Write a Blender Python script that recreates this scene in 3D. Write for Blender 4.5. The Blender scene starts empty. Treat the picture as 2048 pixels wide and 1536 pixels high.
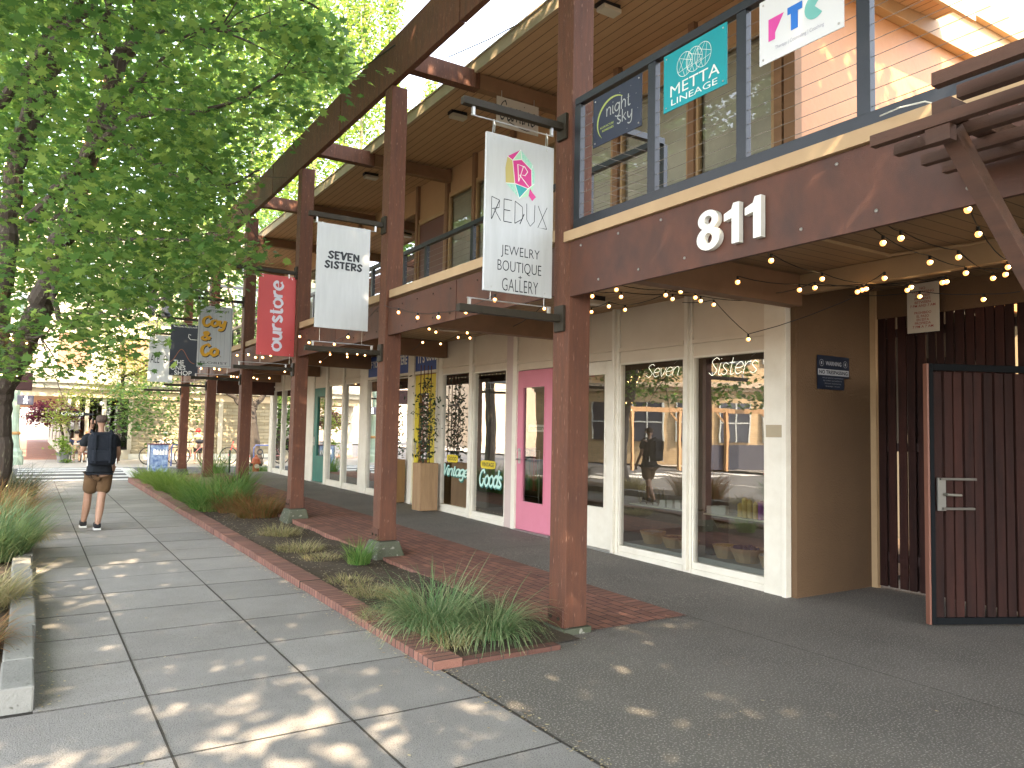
import bpy, math, random
import numpy as np
from mathutils import Vector, Matrix, noise
random.seed(7); rng = np.random.default_rng(7)
SC = bpy.context.scene; COL = SC.collection; PI = math.pi
R = math.radians
# ------------------------------------------------------------------ camera
CAM = Vector((0, 0, 1.66)); YAW, PITCH, ROLL, F = 0.563032541, 0.0593087487, 0.0190284207, 1529.64138
fw = Vector((math.sin(YAW)*math.cos(PITCH), math.cos(YAW)*math.cos(PITCH), math.sin(PITCH)))
r0 = Vector((math.cos(YAW), -math.sin(YAW), 0)); u0 = r0.cross(fw)
rt = r0*math.cos(ROLL)+u0*math.sin(ROLL); up = u0*math.cos(ROLL)-r0*math.sin(ROLL)
cd = bpy.data.cameras.new("camera"); cam = bpy.data.objects.new("camera", cd); COL.objects.link(cam)
cam.matrix_world = Matrix(((rt.x, up.x, -fw.x, CAM.x), (rt.y, up.y, -fw.y, CAM.y), (rt.z, up.z, -fw.z, CAM.z), (0, 0, 0, 1)))
cd.sensor_width = 36; cd.lens = F/2048*36; cd.clip_start = .05; cd.clip_end = 2000; SC.camera = cam
def ray(x, y): return fw + rt*((x-1024)/F) - up*((y-768)/F)
def aty(x, y, Y): d = ray(x, y); return CAM + d*(Y/d.y)
def atx(x, y, X): d = ray(x, y); return CAM + d*(X/d.x)
def atz(x, y, Z): d = ray(x, y); return CAM + d*((Z-CAM.z)/d.z)
def proj(p):
    d = Vector(p)-CAM; z = d.dot(fw)
    if z < .05: return (-9999, -9999)
    return (1024+F*d.dot(rt)/z, 768-F*d.dot(up)/z)
# ------------------------------------------------------------------ materials
MATS = {}
def M(name, col, rough=.7, col2=None, nscale=6, namt=.5, bump=0, bscale=60, metal=0, spec=.4, stretch=(1, 1, 1), detail=6, emit=None, estr=0, spots=None):
    if name in MATS: return MATS[name]
    m = bpy.data.materials.new(name); m.use_nodes = True; N = m.node_tree.nodes; L = m.node_tree.links
    b = N['Principled BSDF']; b.inputs['Roughness'].default_value = rough; b.inputs['Metallic'].default_value = metal
    b.inputs['Specular IOR Level'].default_value = spec
    c4 = (*col, 1); b.inputs['Base Color'].default_value = c4
    tc = N.new('ShaderNodeTexCoord'); mp = N.new('ShaderNodeMapping'); mp.inputs['Scale'].default_value = stretch
    L.new(tc.outputs['Object'], mp.inputs['Vector'])
    if col2:
        n = N.new('ShaderNodeTexNoise'); n.inputs['Scale'].default_value = nscale; n.inputs['Detail'].default_value = detail; n.inputs['Roughness'].default_value = .62
        L.new(mp.outputs['Vector'], n.inputs['Vector'])
        rp = N.new('ShaderNodeValToRGB'); rp.color_ramp.elements[0].position = .5-namt*.4; rp.color_ramp.elements[1].position = .5+namt*.4
        rp.color_ramp.elements[0].color = c4; rp.color_ramp.elements[1].color = (*col2, 1)
        L.new(n.outputs['Fac'], rp.inputs['Fac']); last = rp.outputs['Color']
        if spots:   # (scale, threshold, colour): small flecks
            v = N.new('ShaderNodeTexNoise'); v.inputs['Scale'].default_value = spots[0]; v.inputs['Detail'].default_value = 1
            L.new(mp.outputs['Vector'], v.inputs['Vector'])
            r2 = N.new('ShaderNodeValToRGB'); r2.color_ramp.elements[0].position = spots[1]; r2.color_ramp.elements[1].position = spots[1]+.08
            r2.color_ramp.elements[0].color = (0, 0, 0, 1); r2.color_ramp.elements[1].color = (1, 1, 1, 1)
            L.new(v.outputs['Fac'], r2.inputs['Fac'])
            mx = N.new('ShaderNodeMix'); mx.data_type = 'RGBA'; L.new(r2.outputs['Color'], mx.inputs[0]); L.new(last, mx.inputs[6]); mx.inputs[7].default_value = (*spots[2], 1)
            last = mx.outputs[2]
        L.new(last, b.inputs['Base Color'])
    if bump:
        n2 = N.new('ShaderNodeTexNoise'); n2.inputs['Scale'].default_value = bscale; n2.inputs['Detail'].default_value = 5
        L.new(mp.outputs['Vector'], n2.inputs['Vector'])
        bp = N.new('ShaderNodeBump'); bp.inputs['Strength'].default_value = bump; bp.inputs['Distance'].default_value = .01
        L.new(n2.outputs['Fac'], bp.inputs['Height']); L.new(bp.outputs['Normal'], b.inputs['Normal'])
    if emit: b.inputs['Emission Color'].default_value = (*emit, 1); b.inputs['Emission Strength'].default_value = estr
    MATS[name] = m; return m
def brick_mat(name, c1, c2, mortar, w, h, order='yx', off=.5, msize=.006, bump=.5, rough=.85):
    if name in MATS: return MATS[name]
    m = M(name, c1, rough); N = m.node_tree.nodes; L = m.node_tree.links; b = N['Principled BSDF']
    tc = N.new('ShaderNodeTexCoord'); sp = N.new('ShaderNodeSeparateXYZ'); cb = N.new('ShaderNodeCombineXYZ')
    L.new(tc.outputs['Object'], sp.inputs[0])
    for k, ch in enumerate(order): L.new(sp.outputs['xyz'.index(ch)], cb.inputs[k])
    dn = N.new('ShaderNodeTexNoise'); dn.inputs['Scale'].default_value = 3; L.new(tc.outputs['Object'], dn.inputs['Vector'])
    t = N.new('ShaderNodeTexBrick'); t.inputs['Scale'].default_value = 1; t.inputs['Brick Width'].default_value = w; t.inputs['Row Height'].default_value = h
    t.inputs['Mortar Size'].default_value = msize; t.inputs['Mortar Smooth'].default_value = .3; t.offset = off
    t.inputs['Color1'].default_value = (*c1, 1); t.inputs['Color2'].default_value = (*c2, 1); t.inputs['Mortar'].default_value = (*mortar, 1)
    L.new(cb.outputs[0], t.inputs['Vector'])
    mx = N.new('ShaderNodeMix'); mx.data_type = 'RGBA'; mx.blend_type = 'MULTIPLY'; mx.inputs[0].default_value = .55
    rp = N.new('ShaderNodeValToRGB'); rp.color_ramp.elements[0].position = .3; rp.color_ramp.elements[1].position = .7; rp.color_ramp.elements[0].color = (.62, .62, .60, 1)
    L.new(dn.outputs['Fac'], rp.inputs['Fac']); L.new(t.outputs['Color'], mx.inputs[6]); L.new(rp.outputs['Color'], mx.inputs[7]); L.new(mx.outputs[2], b.inputs['Base Color'])
    n2 = N.new('ShaderNodeTexNoise'); n2.inputs['Scale'].default_value = 90; L.new(tc.outputs['Object'], n2.inputs['Vector'])
    ad = N.new('ShaderNodeMath'); ad.operation = 'MULTIPLY_ADD'; ad.inputs[1].default_value = -1.2; L.new(t.outputs['Fac'], ad.inputs[0]); L.new(n2.outputs['Fac'], ad.inputs[2])
    bp = N.new('ShaderNodeBump'); bp.inputs['Strength'].default_value = bump; bp.inputs['Distance'].default_value = .008
    L.new(ad.outputs[0], bp.inputs['Height']); L.new(bp.outputs['Normal'], b.inputs['Normal'])
    return m
def plank_mat(name, c1, c2, axis, w, groove=.05, rough=.7, depth=.6):
    """boards side by side along `axis`, a dark groove every w metres"""
    if name in MATS: return MATS[name]
    m = M(name, c1, rough, c2, 2.2, .7); N = m.node_tree.nodes; L = m.node_tree.links; b = N['Principled BSDF']
    tc = N.new('ShaderNodeTexCoord'); sp = N.new('ShaderNodeSeparateXYZ'); L.new(tc.outputs['Object'], sp.inputs[0])
    d = N.new('ShaderNodeMath'); d.operation = 'DIVIDE'; d.inputs[1].default_value = w; L.new(sp.outputs['xyz'.index(axis)], d.inputs[0])
    fr = N.new('ShaderNodeMath'); fr.operation = 'FRACT'; L.new(d.outputs[0], fr.inputs[0])
    lt = N.new('ShaderNodeMath'); lt.operation = 'LESS_THAN'; lt.inputs[1].default_value = groove; L.new(fr.outputs[0], lt.inputs[0])
    src = b.inputs['Base Color'].links[0].from_socket
    mx = N.new('ShaderNodeMix'); mx.data_type = 'RGBA'; L.new(lt.outputs[0], mx.inputs[0]); L.new(src, mx.inputs[6]); mx.inputs[7].default_value = (c1[0]*.3, c1[1]*.3, c1[2]*.3, 1)
    L.new(mx.outputs[2], b.inputs['Base Color'])
    iv = N.new('ShaderNodeMath'); iv.operation = 'SUBTRACT'; iv.inputs[0].default_value = 1; L.new(lt.outputs[0], iv.inputs[1])
    bp = N.new('ShaderNodeBump'); bp.inputs['Strength'].default_value = depth; bp.inputs['Distance'].default_value = .01
    L.new(iv.outputs[0], bp.inputs['Height']); L.new(bp.outputs['Normal'], b.inputs['Normal'])
    return m
def leaf_mat(name, c1, c2, c3, trans=.5, rough=.45):
    if name in MATS: return MATS[name]
    m = bpy.data.materials.new(name); m.use_nodes = True; N = m.node_tree.nodes; L = m.node_tree.links
    out = N['Material Output']; b = N['Principled BSDF']; b.inputs['Roughness'].default_value = rough; b.inputs['Specular IOR Level'].default_value = .35
    g = N.new('ShaderNodeNewGeometry'); rp = N.new('ShaderNodeValToRGB'); e = rp.color_ramp.elements
    e[0].color = (*c1, 1); e[1].color = (*c3, 1); k = e.new(.5); k.color = (*c2, 1)
    L.new(g.outputs['Random Per Island'], rp.inputs['Fac']); L.new(rp.outputs['Color'], b.inputs['Base Color'])
    t = N.new('ShaderNodeBsdfTranslucent'); hs = N.new('ShaderNodeHueSaturation'); hs.inputs['Value'].default_value = 1.5; hs.inputs['Hue'].default_value = .485
    L.new(rp.outputs['Color'], hs.inputs['Color']); L.new(hs.outputs['Color'], t.inputs['Color'])
    mx = N.new('ShaderNodeMixShader'); mx.inputs[0].default_value = trans
    L.new(b.outputs[0], mx.inputs[1]); L.new(t.outputs[0], mx.inputs[2]); L.new(mx.outputs[0], out.inputs['Surface'])
    MATS[name] = m; return m
def glass_mat(name, k=1.8, tint=(.9, .93, .9)):
    if name in MATS: return MATS[name]
    m = bpy.data.materials.new(name); m.use_nodes = True; N = m.node_tree.nodes; L = m.node_tree.links
    N.remove(N['Principled BSDF']); out = N['Material Output']
    tr = N.new('ShaderNodeBsdfTransparent'); tr.inputs['Color'].default_value = (*tint, 1)
    gl = N.new('ShaderNodeBsdfGlossy'); gl.inputs['Roughness'].default_value = .008
    fr = N.new('ShaderNodeFresnel'); fr.inputs['IOR'].default_value = 1.6
    mu = N.new('ShaderNodeMath'); mu.operation = 'MULTIPLY'; mu.use_clamp = True; mu.inputs[1].default_value = k
    nz = N.new('ShaderNodeTexNoise'); nz.inputs['Scale'].default_value = 1.3; tc = N.new('ShaderNodeTexCoord'); L.new(tc.outputs['Object'], nz.inputs['Vector'])
    bp = N.new('ShaderNodeBump'); bp.inputs['Strength'].default_value = .05; bp.inputs['Distance'].default_value = .02; L.new(nz.outputs['Fac'], bp.inputs['Height']); L.new(bp.outputs['Normal'], gl.inputs['Normal'])
    mx = N.new('ShaderNodeMixShader'); L.new(fr.outputs[0], mu.inputs[0]); L.new(mu.outputs[0], mx.inputs[0]); L.new(tr.outputs[0], mx.inputs[1]); L.new(gl.outputs[0], mx.inputs[2]); L.new(mx.outputs[0], out.inputs['Surface'])
    MATS[name] = m; return m
def emis(name, col, s):
    return M(name, tuple(min(1, c) for c in col), .5, emit=col, estr=s)
def islandvar(m, lo=.82, hi=1.06):
    N = m.node_tree.nodes; L = m.node_tree.links; b = N['Principled BSDF']; src = b.inputs['Base Color'].links[0].from_socket
    g = N.new('ShaderNodeNewGeometry'); mr = N.new('ShaderNodeMapRange'); mr.inputs['To Min'].default_value = lo; mr.inputs['To Max'].default_value = hi; L.new(g.outputs['Random Per Island'], mr.inputs['Value'])
    v = N.new('ShaderNodeVectorMath'); v.operation = 'SCALE'; L.new(src, v.inputs[0]); L.new(mr.outputs[0], v.inputs['Scale']); L.new(v.outputs[0], b.inputs['Base Color']); return m
# ------------------------------------------------------------------ objects
ORG = {}
def tag(o, label=None, cat=None, group=None, kind=None):
    if label: o['label'] = label
    if cat: o['category'] = cat
    if group: o['group'] = group
    if kind: o['kind'] = kind
    return o
def thing(name, label, cat, loc=(0, 0, 0), group=None):
    o = bpy.data.objects.new(name, None); COL.objects.link(o); o.location = loc; o.empty_display_size = .2
    ORG[o.name] = Vector(loc); return tag(o, label, cat, group)
def link(name, me, mat, parent=None, org=None, smooth=False, bevel=0):
    o = bpy.data.objects.new(name, me); COL.objects.link(o)
    for mm in (mat if isinstance(mat, (list, tuple)) else [mat]): me.materials.append(mm)
    if parent is not None: o.parent = parent
    ORG[o.name] = org
    if not parent: o.location = org
    if smooth: me.polygons.foreach_set('use_smooth', [True]*len(me.polygons))
    if bevel:
        bv = o.modifiers.new('bevel', 'BEVEL'); bv.width = bevel; bv.segments = 2; bv.limit_method = 'ANGLE'; bv.angle_limit = R(35)
    return o
class MB:
    def __init__(s): s.v = []; s.f = []; s.m = []
    def add(s, vs, fs, m=0):
        n = len(s.v); s.v += [Vector(p) for p in vs]; s.f += [tuple(i+n for i in f) for f in fs]; s.m += [m]*len(fs); return s
    def box(s, x0, x1, y0, y1, z0, z1, m=0):
        return s.add([(x, y, z) for z in (z0, z1) for y in (y0, y1) for x in (x0, x1)], [(0, 2, 3, 1), (4, 5, 7, 6), (0, 1, 5, 4), (2, 6, 7, 3), (0, 4, 6, 2), (1, 3, 7, 5)], m)
    def obox(s, c, size, rot=None, m=0):
        c = Vector(c); hx, hy, hz = [k/2 for k in size]; vs = []
        for z in (-hz, hz):
            for y in (-hy, hy):
                for x in (-hx, hx):
                    p = Vector((x, y, z)); vs.append(c+(rot @ p if rot else p))
        return s.add(vs, [(0, 2, 3, 1), (4, 5, 7, 6), (0, 1, 5, 4), (2, 6, 7, 3), (0, 4, 6, 2), (1, 3, 7, 5)], m)
    def bar(s, a, b, w, h, upv=(0, 0, 1), m=0):
        a = Vector(a); b = Vector(b); d = (b-a); ln = d.length; d.normalize(); u = Vector(upv); sx = d.cross(u)
        if sx.length < 1e-4: sx = d.cross(Vector((1, 0, 0)))
        sx.normalize(); u = sx.cross(d)
        return s.obox((a+b)/2, (w, ln, h), Matrix((sx, d, u)).transposed(), m)
    def tube(s, pts, r, n=8, m=0, caps=True):
        pts = [Vector(p) for p in pts]; rs = r if isinstance(r, (list, tuple)) else [r]*len(pts)
        vs = []; fs = []; ref = None
        for i, p in enumerate(pts):
            d = (pts[min(i+1, len(pts)-1)]-pts[max(i-1, 0)])
            if d.length < 1e-9: d = Vector((0, 0, 1))
            d.normalize()
            if ref is None: ref = d.orthogonal().normalized()
            ref = (ref-d*ref.dot(d)); ref = ref.normalized() if ref.length > 1e-6 else d.orthogonal().normalized()
            q = d.cross(ref)
            for k in range(n):
                a = 2*PI*k/n; vs.append(p+(ref*math.cos(a)+q*math.sin(a))*rs[i])
        for i in range(len(pts)-1):
            for k in range(n): fs.append((i*n+k, i*n+(k+1) % n, (i+1)*n+(k+1) % n, (i+1)*n+k))
        if caps: fs.append(tuple(range(n-1, -1, -1))); fs.append(tuple((len(pts)-1)*n+k for k in range(n)))
        return s.add(vs, fs, m)
    def lathe(s, prof, c, n=16, m=0):
        c = Vector(c); vs = []; fs = []
        for r, z in prof:
            for k in range(n): vs.append(c+Vector((r*math.cos(2*PI*k/n), r*math.sin(2*PI*k/n), z)))
        for i in range(len(prof)-1):
            for k in range(n): fs.append((i*n+k, i*n+(k+1) % n, (i+1)*n+(k+1) % n, (i+1)*n+k))
        fs.append(tuple(range(n-1, -1, -1))); fs.append(tuple((len(prof)-1)*n+k for k in range(n)))
        return s.add(vs, fs, m)
    def ball(s, c, r, n=8, m=0, sc=(1, 1, 1)):
        c = Vector(c); prof = [(math.sin(PI*k/n), -math.cos(PI*k/n)) for k in range(n+1)]; vs = []; fs = []; q = n+2
        for a, z in prof:
            for k in range(q): vs.append(c+Vector((max(a, .01)*math.cos(2*PI*k/q)*r*sc[0], max(a, .01)*math.sin(2*PI*k/q)*r*sc[1], z*r*sc[2])))
        for i in range(n):
            for k in range(q): fs.append((i*q+k, i*q+(k+1) % q, (i+1)*q+(k+1) % q, (i+1)*q+k))
        return s.add(vs, fs, m)
    def prism(s, poly, O, U, V, t, m=0):
        O = Vector(O); U = Vector(U); V = Vector(V); Nn = U.cross(V).normalized(); n = len(poly)
        vs = [O+U*a+V*b for a, b in poly]+[O+U*a+V*b+Nn*t for a, b in poly]
        return s.add(vs, [tuple(range(n-1, -1, -1)), tuple(range(n, 2*n))]+[(i, (i+1) % n, (i+1) % n+n, i+n) for i in range(n)], m)
    def build(s, name, mat, parent=None, smooth=False, bevel=0, org=None):
        if parent is not None: org = ORG[parent.name]
        elif org is None:
            org = sum(s.v, Vector())/max(1, len(s.v)); org = Vector((org.x, org.y, min(p.z for p in s.v)))
        org = Vector(org); me = bpy.data.meshes.new(name); me.from_pydata([tuple(p-org) for p in s.v], [], s.f)
        if any(s.m): me.polygons.foreach_set('material_index', s.m)
        me.update(); return link(name, me, mat, parent, org, smooth, bevel)
def fastmesh(name, V, sizes_faces, mat, parent=None, org=(0, 0, 0)):
    """V (k,n,3) : k polygons of n vertices each"""
    k, n, _ = V.shape; org = Vector(ORG[parent.name]) if parent is not None else Vector(org)
    me = bpy.data.meshes.new(name); me.vertices.add(k*n); me.vertices.foreach_set('co', (V-np.array(org)).astype(np.float32).ravel())
    me.loops.add(k*n); me.loops.foreach_set('vertex_index', np.arange(k*n, dtype=np.int32)); me.polygons.add(k)
    me.polygons.foreach_set('loop_start', np.arange(0, k*n, n, dtype=np.int32)); me.polygons.foreach_set('loop_total', np.full(k, n, dtype=np.int32))
    me.update(calc_edges=True); me.validate(); return link(name, me, mat, parent, org)
def copy_tree(o, parent=None, loc=None):
    c = o.copy(); COL.objects.link(c); ORG[c.name] = ORG.get(o.name)
    if parent: c.parent = parent
    if loc is not None: c.location = loc; ORG[c.name] = Vector(loc)
    for ch in list(o.children): copy_tree(ch, c)
    return c
# ------------------------------------------------------------------ lettering
def bfont(txt, bold=0, extr=0, res=3, shear=0):
    c = bpy.data.curves.new('txt', 'FONT'); c.body = txt; c.size = 1; c.offset = bold; c.extrude = extr; c.resolution_u = res; c.shear = shear
    o = bpy.data.objects.new('txt', c); COL.objects.link(o); dg = bpy.context.evaluated_depsgraph_get(); dg.update()
    me = bpy.data.meshes.new_from_object(o.evaluated_get(dg)); vs = [v.co.copy() for v in me.vertices]; fs = [tuple(p.vertices) for p in me.polygons]
    bpy.data.objects.remove(o); bpy.data.curves.remove(c); bpy.data.meshes.remove(me); return vs, fs
GL = {  # strokes: width, [stroke...]; x-height 1, caps 1.5
 'a': (.95, ['.82,.8 .5,1 .12,.78 .05,.35 .3,0 .65,.15 .82,.6', '.85,1 .83,.3 .95,.02 1.08,.1']), 'c': (.8, ['.78,.8 .45,1 .1,.7 .08,.3 .4,0 .78,.15']),
 'd': (.95, ['.82,.8 .5,1 .12,.78 .05,.35 .3,0 .65,.15 .82,.6', '.9,1.6 .83,.3 .95,0 1.08,.1']), 'e': (.85, ['.1,.5 .75,.58 .72,.88 .42,1 .1,.7 .08,.3 .4,0 .82,.2']),
 'g': (.95, ['.82,.8 .5,1 .12,.78 .05,.4 .3,.1 .65,.2 .82,.6', '.86,1 .84,-.3 .5,-.62 .1,-.45']), 'h': (.95, ['.12,1.6 .1,0', '.1,.55 .45,1 .8,.8 .8,0']),
 'i': (.35, ['.15,1 .13,.2 .25,0 .38,.1', '.16,1.35 .17,1.42']), 'k': (.85, ['.12,1.6 .1,0', '.72,1 .12,.45', '.3,.6 .8,0']),
 'm': (1.45, ['.1,1 .1,0', '.1,.6 .4,1 .68,.8 .68,0', '.68,.6 .98,1 1.28,.8 1.28,.1 1.42,.05']), 'n': (.95, ['.1,1 .1,0', '.1,.6 .45,1 .78,.8 .78,.1 .92,.05']),
 'o': (.95, ['.48,1 .1,.75 .08,.28 .45,0 .82,.25 .84,.72 .48,1']), 'r': (.7, ['.12,1 .12,0', '.12,.55 .35,.92 .68,.95']), 's': (.75, ['.66,.85 .35,1 .12,.78 .38,.5 .66,.25 .4,0 .05,.15']),
 't': (.65, ['.28,1.4 .26,.2 .42,0 .62,.1', '.02,1 .58,1']), 'u': (.95, ['.12,1 .12,.3 .35,0 .68,.15 .8,.5', '.82,1 .82,.1 .95,.02']), 'v': (.8, ['.05,1 .38,0 .78,1']),
 'y': (.85, ['.08,1 .12,.4 .4,.12 .75,.5', '.82,1 .75,-.3 .4,-.6 .1,-.45']), '.': (.35, ['.14,.04 .18,.08']), ' ': (.4, []),
 'C': (1.15, ['1.02,1.2 .7,1.5 .2,1.2 .08,.6 .35,.05 .75,0 1.05,.35']), 'G': (1.2, ['1.02,1.2 .7,1.5 .2,1.2 .08,.6 .35,.05 .8,.05 1.02,.6', '.65,.65 1.15,.65']),
 'S': (1, ['.95,1.3 .6,1.5 .2,1.2 .5,.8 .85,.4 .5,0 .05,.25']), 'V': (1.05, ['.02,1.35 .2,1.5 .45,0 .75,.9 1.05,1.5']), '&': (1.2, ['1.1,.6 .75,.05 .3,.05 .1,.4 .7,1 .65,1.4 .35,1.4 .3,1.1 1.1,0']),
 'R': (1, ['.1,0 .1,1.5', '.1,1.5 .85,1.35 .8,.85 .15,.7', '.35,.7 .95,0']), 'E': (.9, ['.85,1.5 .1,1.5', '.1,1.5 .1,0', '.1,.78 .7,.78', '.1,0 .85,0']), 'D': (1, ['.1,0 .1,1.5', '.1,1.5 .8,1.2 .85,.4 .1,0']),
 'N': (1.1, ['.12,0 .12,1.45', '.12,1.4 .95,.1', '.95,0 .95,1.5']), 'I': (.35, ['.15,0 .15,1.5']), 'T': (.95, ['.02,1.45 .95,1.45', '.48,1.45 .48,0']),
 'U': (1, ['.08,1.5 .1,.4 .45,0 .85,.35 .88,1.5']), 'X': (1, ['.05,1.5 .95,0', '.95,1.5 .05,0 .95,0'])}
def smooth_pts(p, straight, k=5):
    if straight or len(p) < 3: return p
    out = []; q = [p[0]]+p+[p[-1]]
    for i in range(1, len(q)-2):
        for j in range(k):
            t = j/k; a, b, c, d = q[i-1], q[i], q[i+1], q[i+2]
            out.append(tuple(.5*(2*b[n]+(c[n]-a[n])*t+(2*a[n]-5*b[n]+4*c[n]-d[n])*t*t+(3*b[n]-a[n]-3*c[n]+d[n])*t**3) for n in (0, 1)))
    return out+[p[-1]]
def strokes(txt, thick=.2, thin=.06, shear=0, straight=False, gap=.12, nib=0, rnd=False):
    vs = []; fs = []; x = 0; si = 0
    for ch in txt:
        w, ss = GL[ch]
        for st in ss:
            p = smooth_pts([tuple(map(float, q.split(','))) for q in st.split()], straight); n0 = len(vs)
            for i, a in enumerate(p):
                b = p[min(i+1, len(p)-1)]; c = p[max(i-1, 0)]; dx, dy = b[0]-c[0], b[1]-c[1]; l = math.hypot(dx, dy) or 1
                wd = (thin+(thick-thin)*abs(math.sin(math.atan2(dy, dx)-nib)))/2
                if l < .2: wd = thick/2
                ax = a[0]+x; nx, ny = -dy/l*wd, dx/l*wd
                for sg in (1, -1): vx, vy = ax+nx*sg, a[1]+ny*sg; vs.append(Vector((vx+vy*shear, vy, si*.0007+i*.00002)))
            for i in range(len(p)-1): fs.append((n0+2*i, n0+2*i+1, n0+2*i+3, n0+2*i+2))
            si += 1
            if rnd:
                for q in p[::1 if straight else 2]:
                    n1 = len(vs); si += .35
                    for k in range(10): vx, vy = q[0]+x+thick/2*math.cos(k*PI/5), q[1]+thick/2*math.sin(k*PI/5); vs.append(Vector((vx+vy*shear, vy, si*.0007)))
                    fs.append(tuple(range(n1, n1+10)))
        x += w+gap; si = si % 3
    return vs, fs
def put(mb, vf, O, U, V, box, m=0, rot=False, z=0):
    """fit flat lettering into box (u0,v0,u1,v1) metres on the plane O,U,V"""
    vs, fs = vf
    if rot: vs = [Vector((-v.y, v.x, v.z)) for v in vs]
    x0 = min(v.x for v in vs); x1 = max(v.x for v in vs); y0 = min(v.y for v in vs); y1 = max(v.y for v in vs); z0 = min(v.z for v in vs)
    O = Vector(O); U = Vector(U); V = Vector(V); Nn = U.cross(V); u0_, v0_, u1_, v1_ = box
    sx = (u1_-u0_)/max(1e-6, x1-x0); sy = (v1_-v0_)/max(1e-6, y1-y0)
    mb.add([O+U*(u0_+(v.x-x0)*sx)+V*(v0_+(v.y-y0)*sy)+Nn*(z+v.z-z0) for v in vs], fs, m); return mb
def line(mb, pts, w, O, U, V, m=0, z=0):
    O = Vector(O); U = Vector(U); V = Vector(V); Nn = U.cross(V); vs = []; fs = []
    for i, a in enumerate(pts):
        b = pts[min(i+1, len(pts)-1)]; c = pts[max(i-1, 0)]; dx, dy = b[0]-c[0], b[1]-c[1]; l = math.hypot(dx, dy) or 1
        for sg in (1, -1): vs.append(O+U*(a[0]-dy/l*w/2*sg)+V*(a[1]+dx/l*w/2*sg)+Nn*z)
    for i in range(len(pts)-1): fs.append((2*i, 2*i+1, 2*i+3, 2*i+2))
    mb.add(vs, fs, m); return mb
def poly(mb, pts, O, U, V, m=0, z=0):
    O = Vector(O); U = Vector(U); V = Vector(V); Nn = U.cross(V)
    mb.add([O+U*a+V*b+Nn*z for a, b in pts], [tuple(range(len(pts)))], m); return mb
# ------------------------------------------------------------------ shared materials
rust = M('rusted_steel', (.165, .062, .032), .62, (.055, .026, .019), 3, 1.0, .5, 160, stretch=(6, 6, .8), spec=.3, spots=(14, .67, (.26, .15, .10)))
rustb = M('rusted_plate', (.115, .040, .021), .6, (.040, .021, .016), 2.2, .8, .2, 200, stretch=(2, 2, 1.2), spec=.4)
armm = M('bracket_steel', (.035, .026, .018), .6, (.022, .02, .013), 9, .6, .15, 150, spec=.25)
blk = M('black_paint', (.009, .011, .016), .4, (.014, .017, .023), 5, .5, .08, 90, spec=.5)
galv = M('galvanised', (.45, .45, .44), .35, metal=.8)
white = M('white_paint', (.72, .68, .58), .5, (.62, .57, .47), 4, .6, .1, 60)
whitep = M('white_panel', (.62, .55, .44), .65, (.55, .47, .36), 2, .7, .1, 40)
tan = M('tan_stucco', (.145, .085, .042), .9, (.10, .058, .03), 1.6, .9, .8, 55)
tanp = M('tan_trim', (.42, .29, .16), .6, (.36, .24, .13), 4, .6, .05, 60)
brn = M('brown_timber', (.25, .14, .08), .7, (.19, .11, .06), 3, .6, .1, 60, stretch=(1, 1, 1))
conc = M('concrete', (.30, .30, .29), .88, (.215, .215, .21), 1.6, .8, .35, 130, spots=(60, .66, (.15, .15, .15)))
glass = glass_mat('window_glass', 5.6, (.80, .82, .78)); glassu = glass_mat('balcony_glass', 1.8, (.92, .93, .9))
glassd = glass_mat('door_glass', 3.0, (.7, .72, .68))
gold = M('hook_metal', (.5, .5, .48), .3, metal=.9)
soil = M('soil', (.045, .032, .022), .95, (.09, .065, .04), 14, .7, .9, 40, spots=(45, .68, (.2, .15, .09)))
# ------------------------------------------------------------------ ground
def zf(y):
    if y < 5.2: return 0.0
    if y < 12.7: return .10*(y-5.2)/7.5
    return .10+.05*min(1, (y-12.7)/12.3)
def sheet(x0, x1, y0, y1, zfun, n=1, ny=1):
    mb = MB(); xs = [x0+(x1-x0)*i/n for i in range(n+1)]; ys = [y0+(y1-y0)*j/ny for j in range(ny+1)]
    mb.add([(x, y, zfun(x, y)) for y in ys for x in xs], [(j*(n+1)+i, j*(n+1)+i+1, (j+1)*(n+1)+i+1, (j+1)*(n+1)+i) for j in range(ny) for i in range(n)]); return mb
def struct(o): return tag(o, kind='structure')
earth = M('far_ground', (.22, .21, .19), .9, (.17, .16, .15), .4, .7)
struct(sheet(-300, 300, -300, 400, lambda x, y: -.16).build('ground', earth, org=(0, 0, -.16)))
asph = M('road_asphalt', (.085, .085, .088), .85, (.06, .06, .062), .8, .6, .4, 180)
struct(sheet(-13.5, -2.0, -60, 160, lambda x, y: -.11).build('main_road', asph, org=(0, 0, -.11)))
struct(sheet(-1.99, 80, 24.45, 31.3, lambda x, y: -.012).build('side_street', asph, org=(0, 0, 0)))
# sidewalk slabs with real joints
mb = MB(); ys = [-6, -4.9, -3.9, -2.9, -1.9, -.9, 0, .85, 1.7, 2.55, 3.38, 4.2, 5.19, 6.0, 6.79, 7.62]
while ys[-1] < 21.6: ys.append(ys[-1]+.83+random.uniform(-.03, .03))
ys.append(24.4)
xs = [(-2.0, -1.0), (-1.0, -.1), (-.1, .69), (.69, 1.635), (1.635, 2.49)]
for j in range(len(ys)-1):
    for i, (a, b) in enumerate(xs):
        if i < 2 and ys[j] > 4.9: continue
        if i == 2 and ys[j] > 4.9: a = .1
        g = .0055; dz = random.uniform(-.002, .001); sk = .09 if 3.3 < ys[j] < 4.3 and False else 0
        mb.box(a+g, b-g, ys[j]+g, ys[j+1]-g, -.08, dz)
sw = mb.build('sidewalk', islandvar(M('sidewalk_concrete', (.345, .325, .30), .86, (.215, .20, .185), 1.9, 1.0, .5, 110, spots=(130, .58, (.14, .13, .12)))), org=(0, 0, 0), bevel=.0015); struct(sw)
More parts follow.
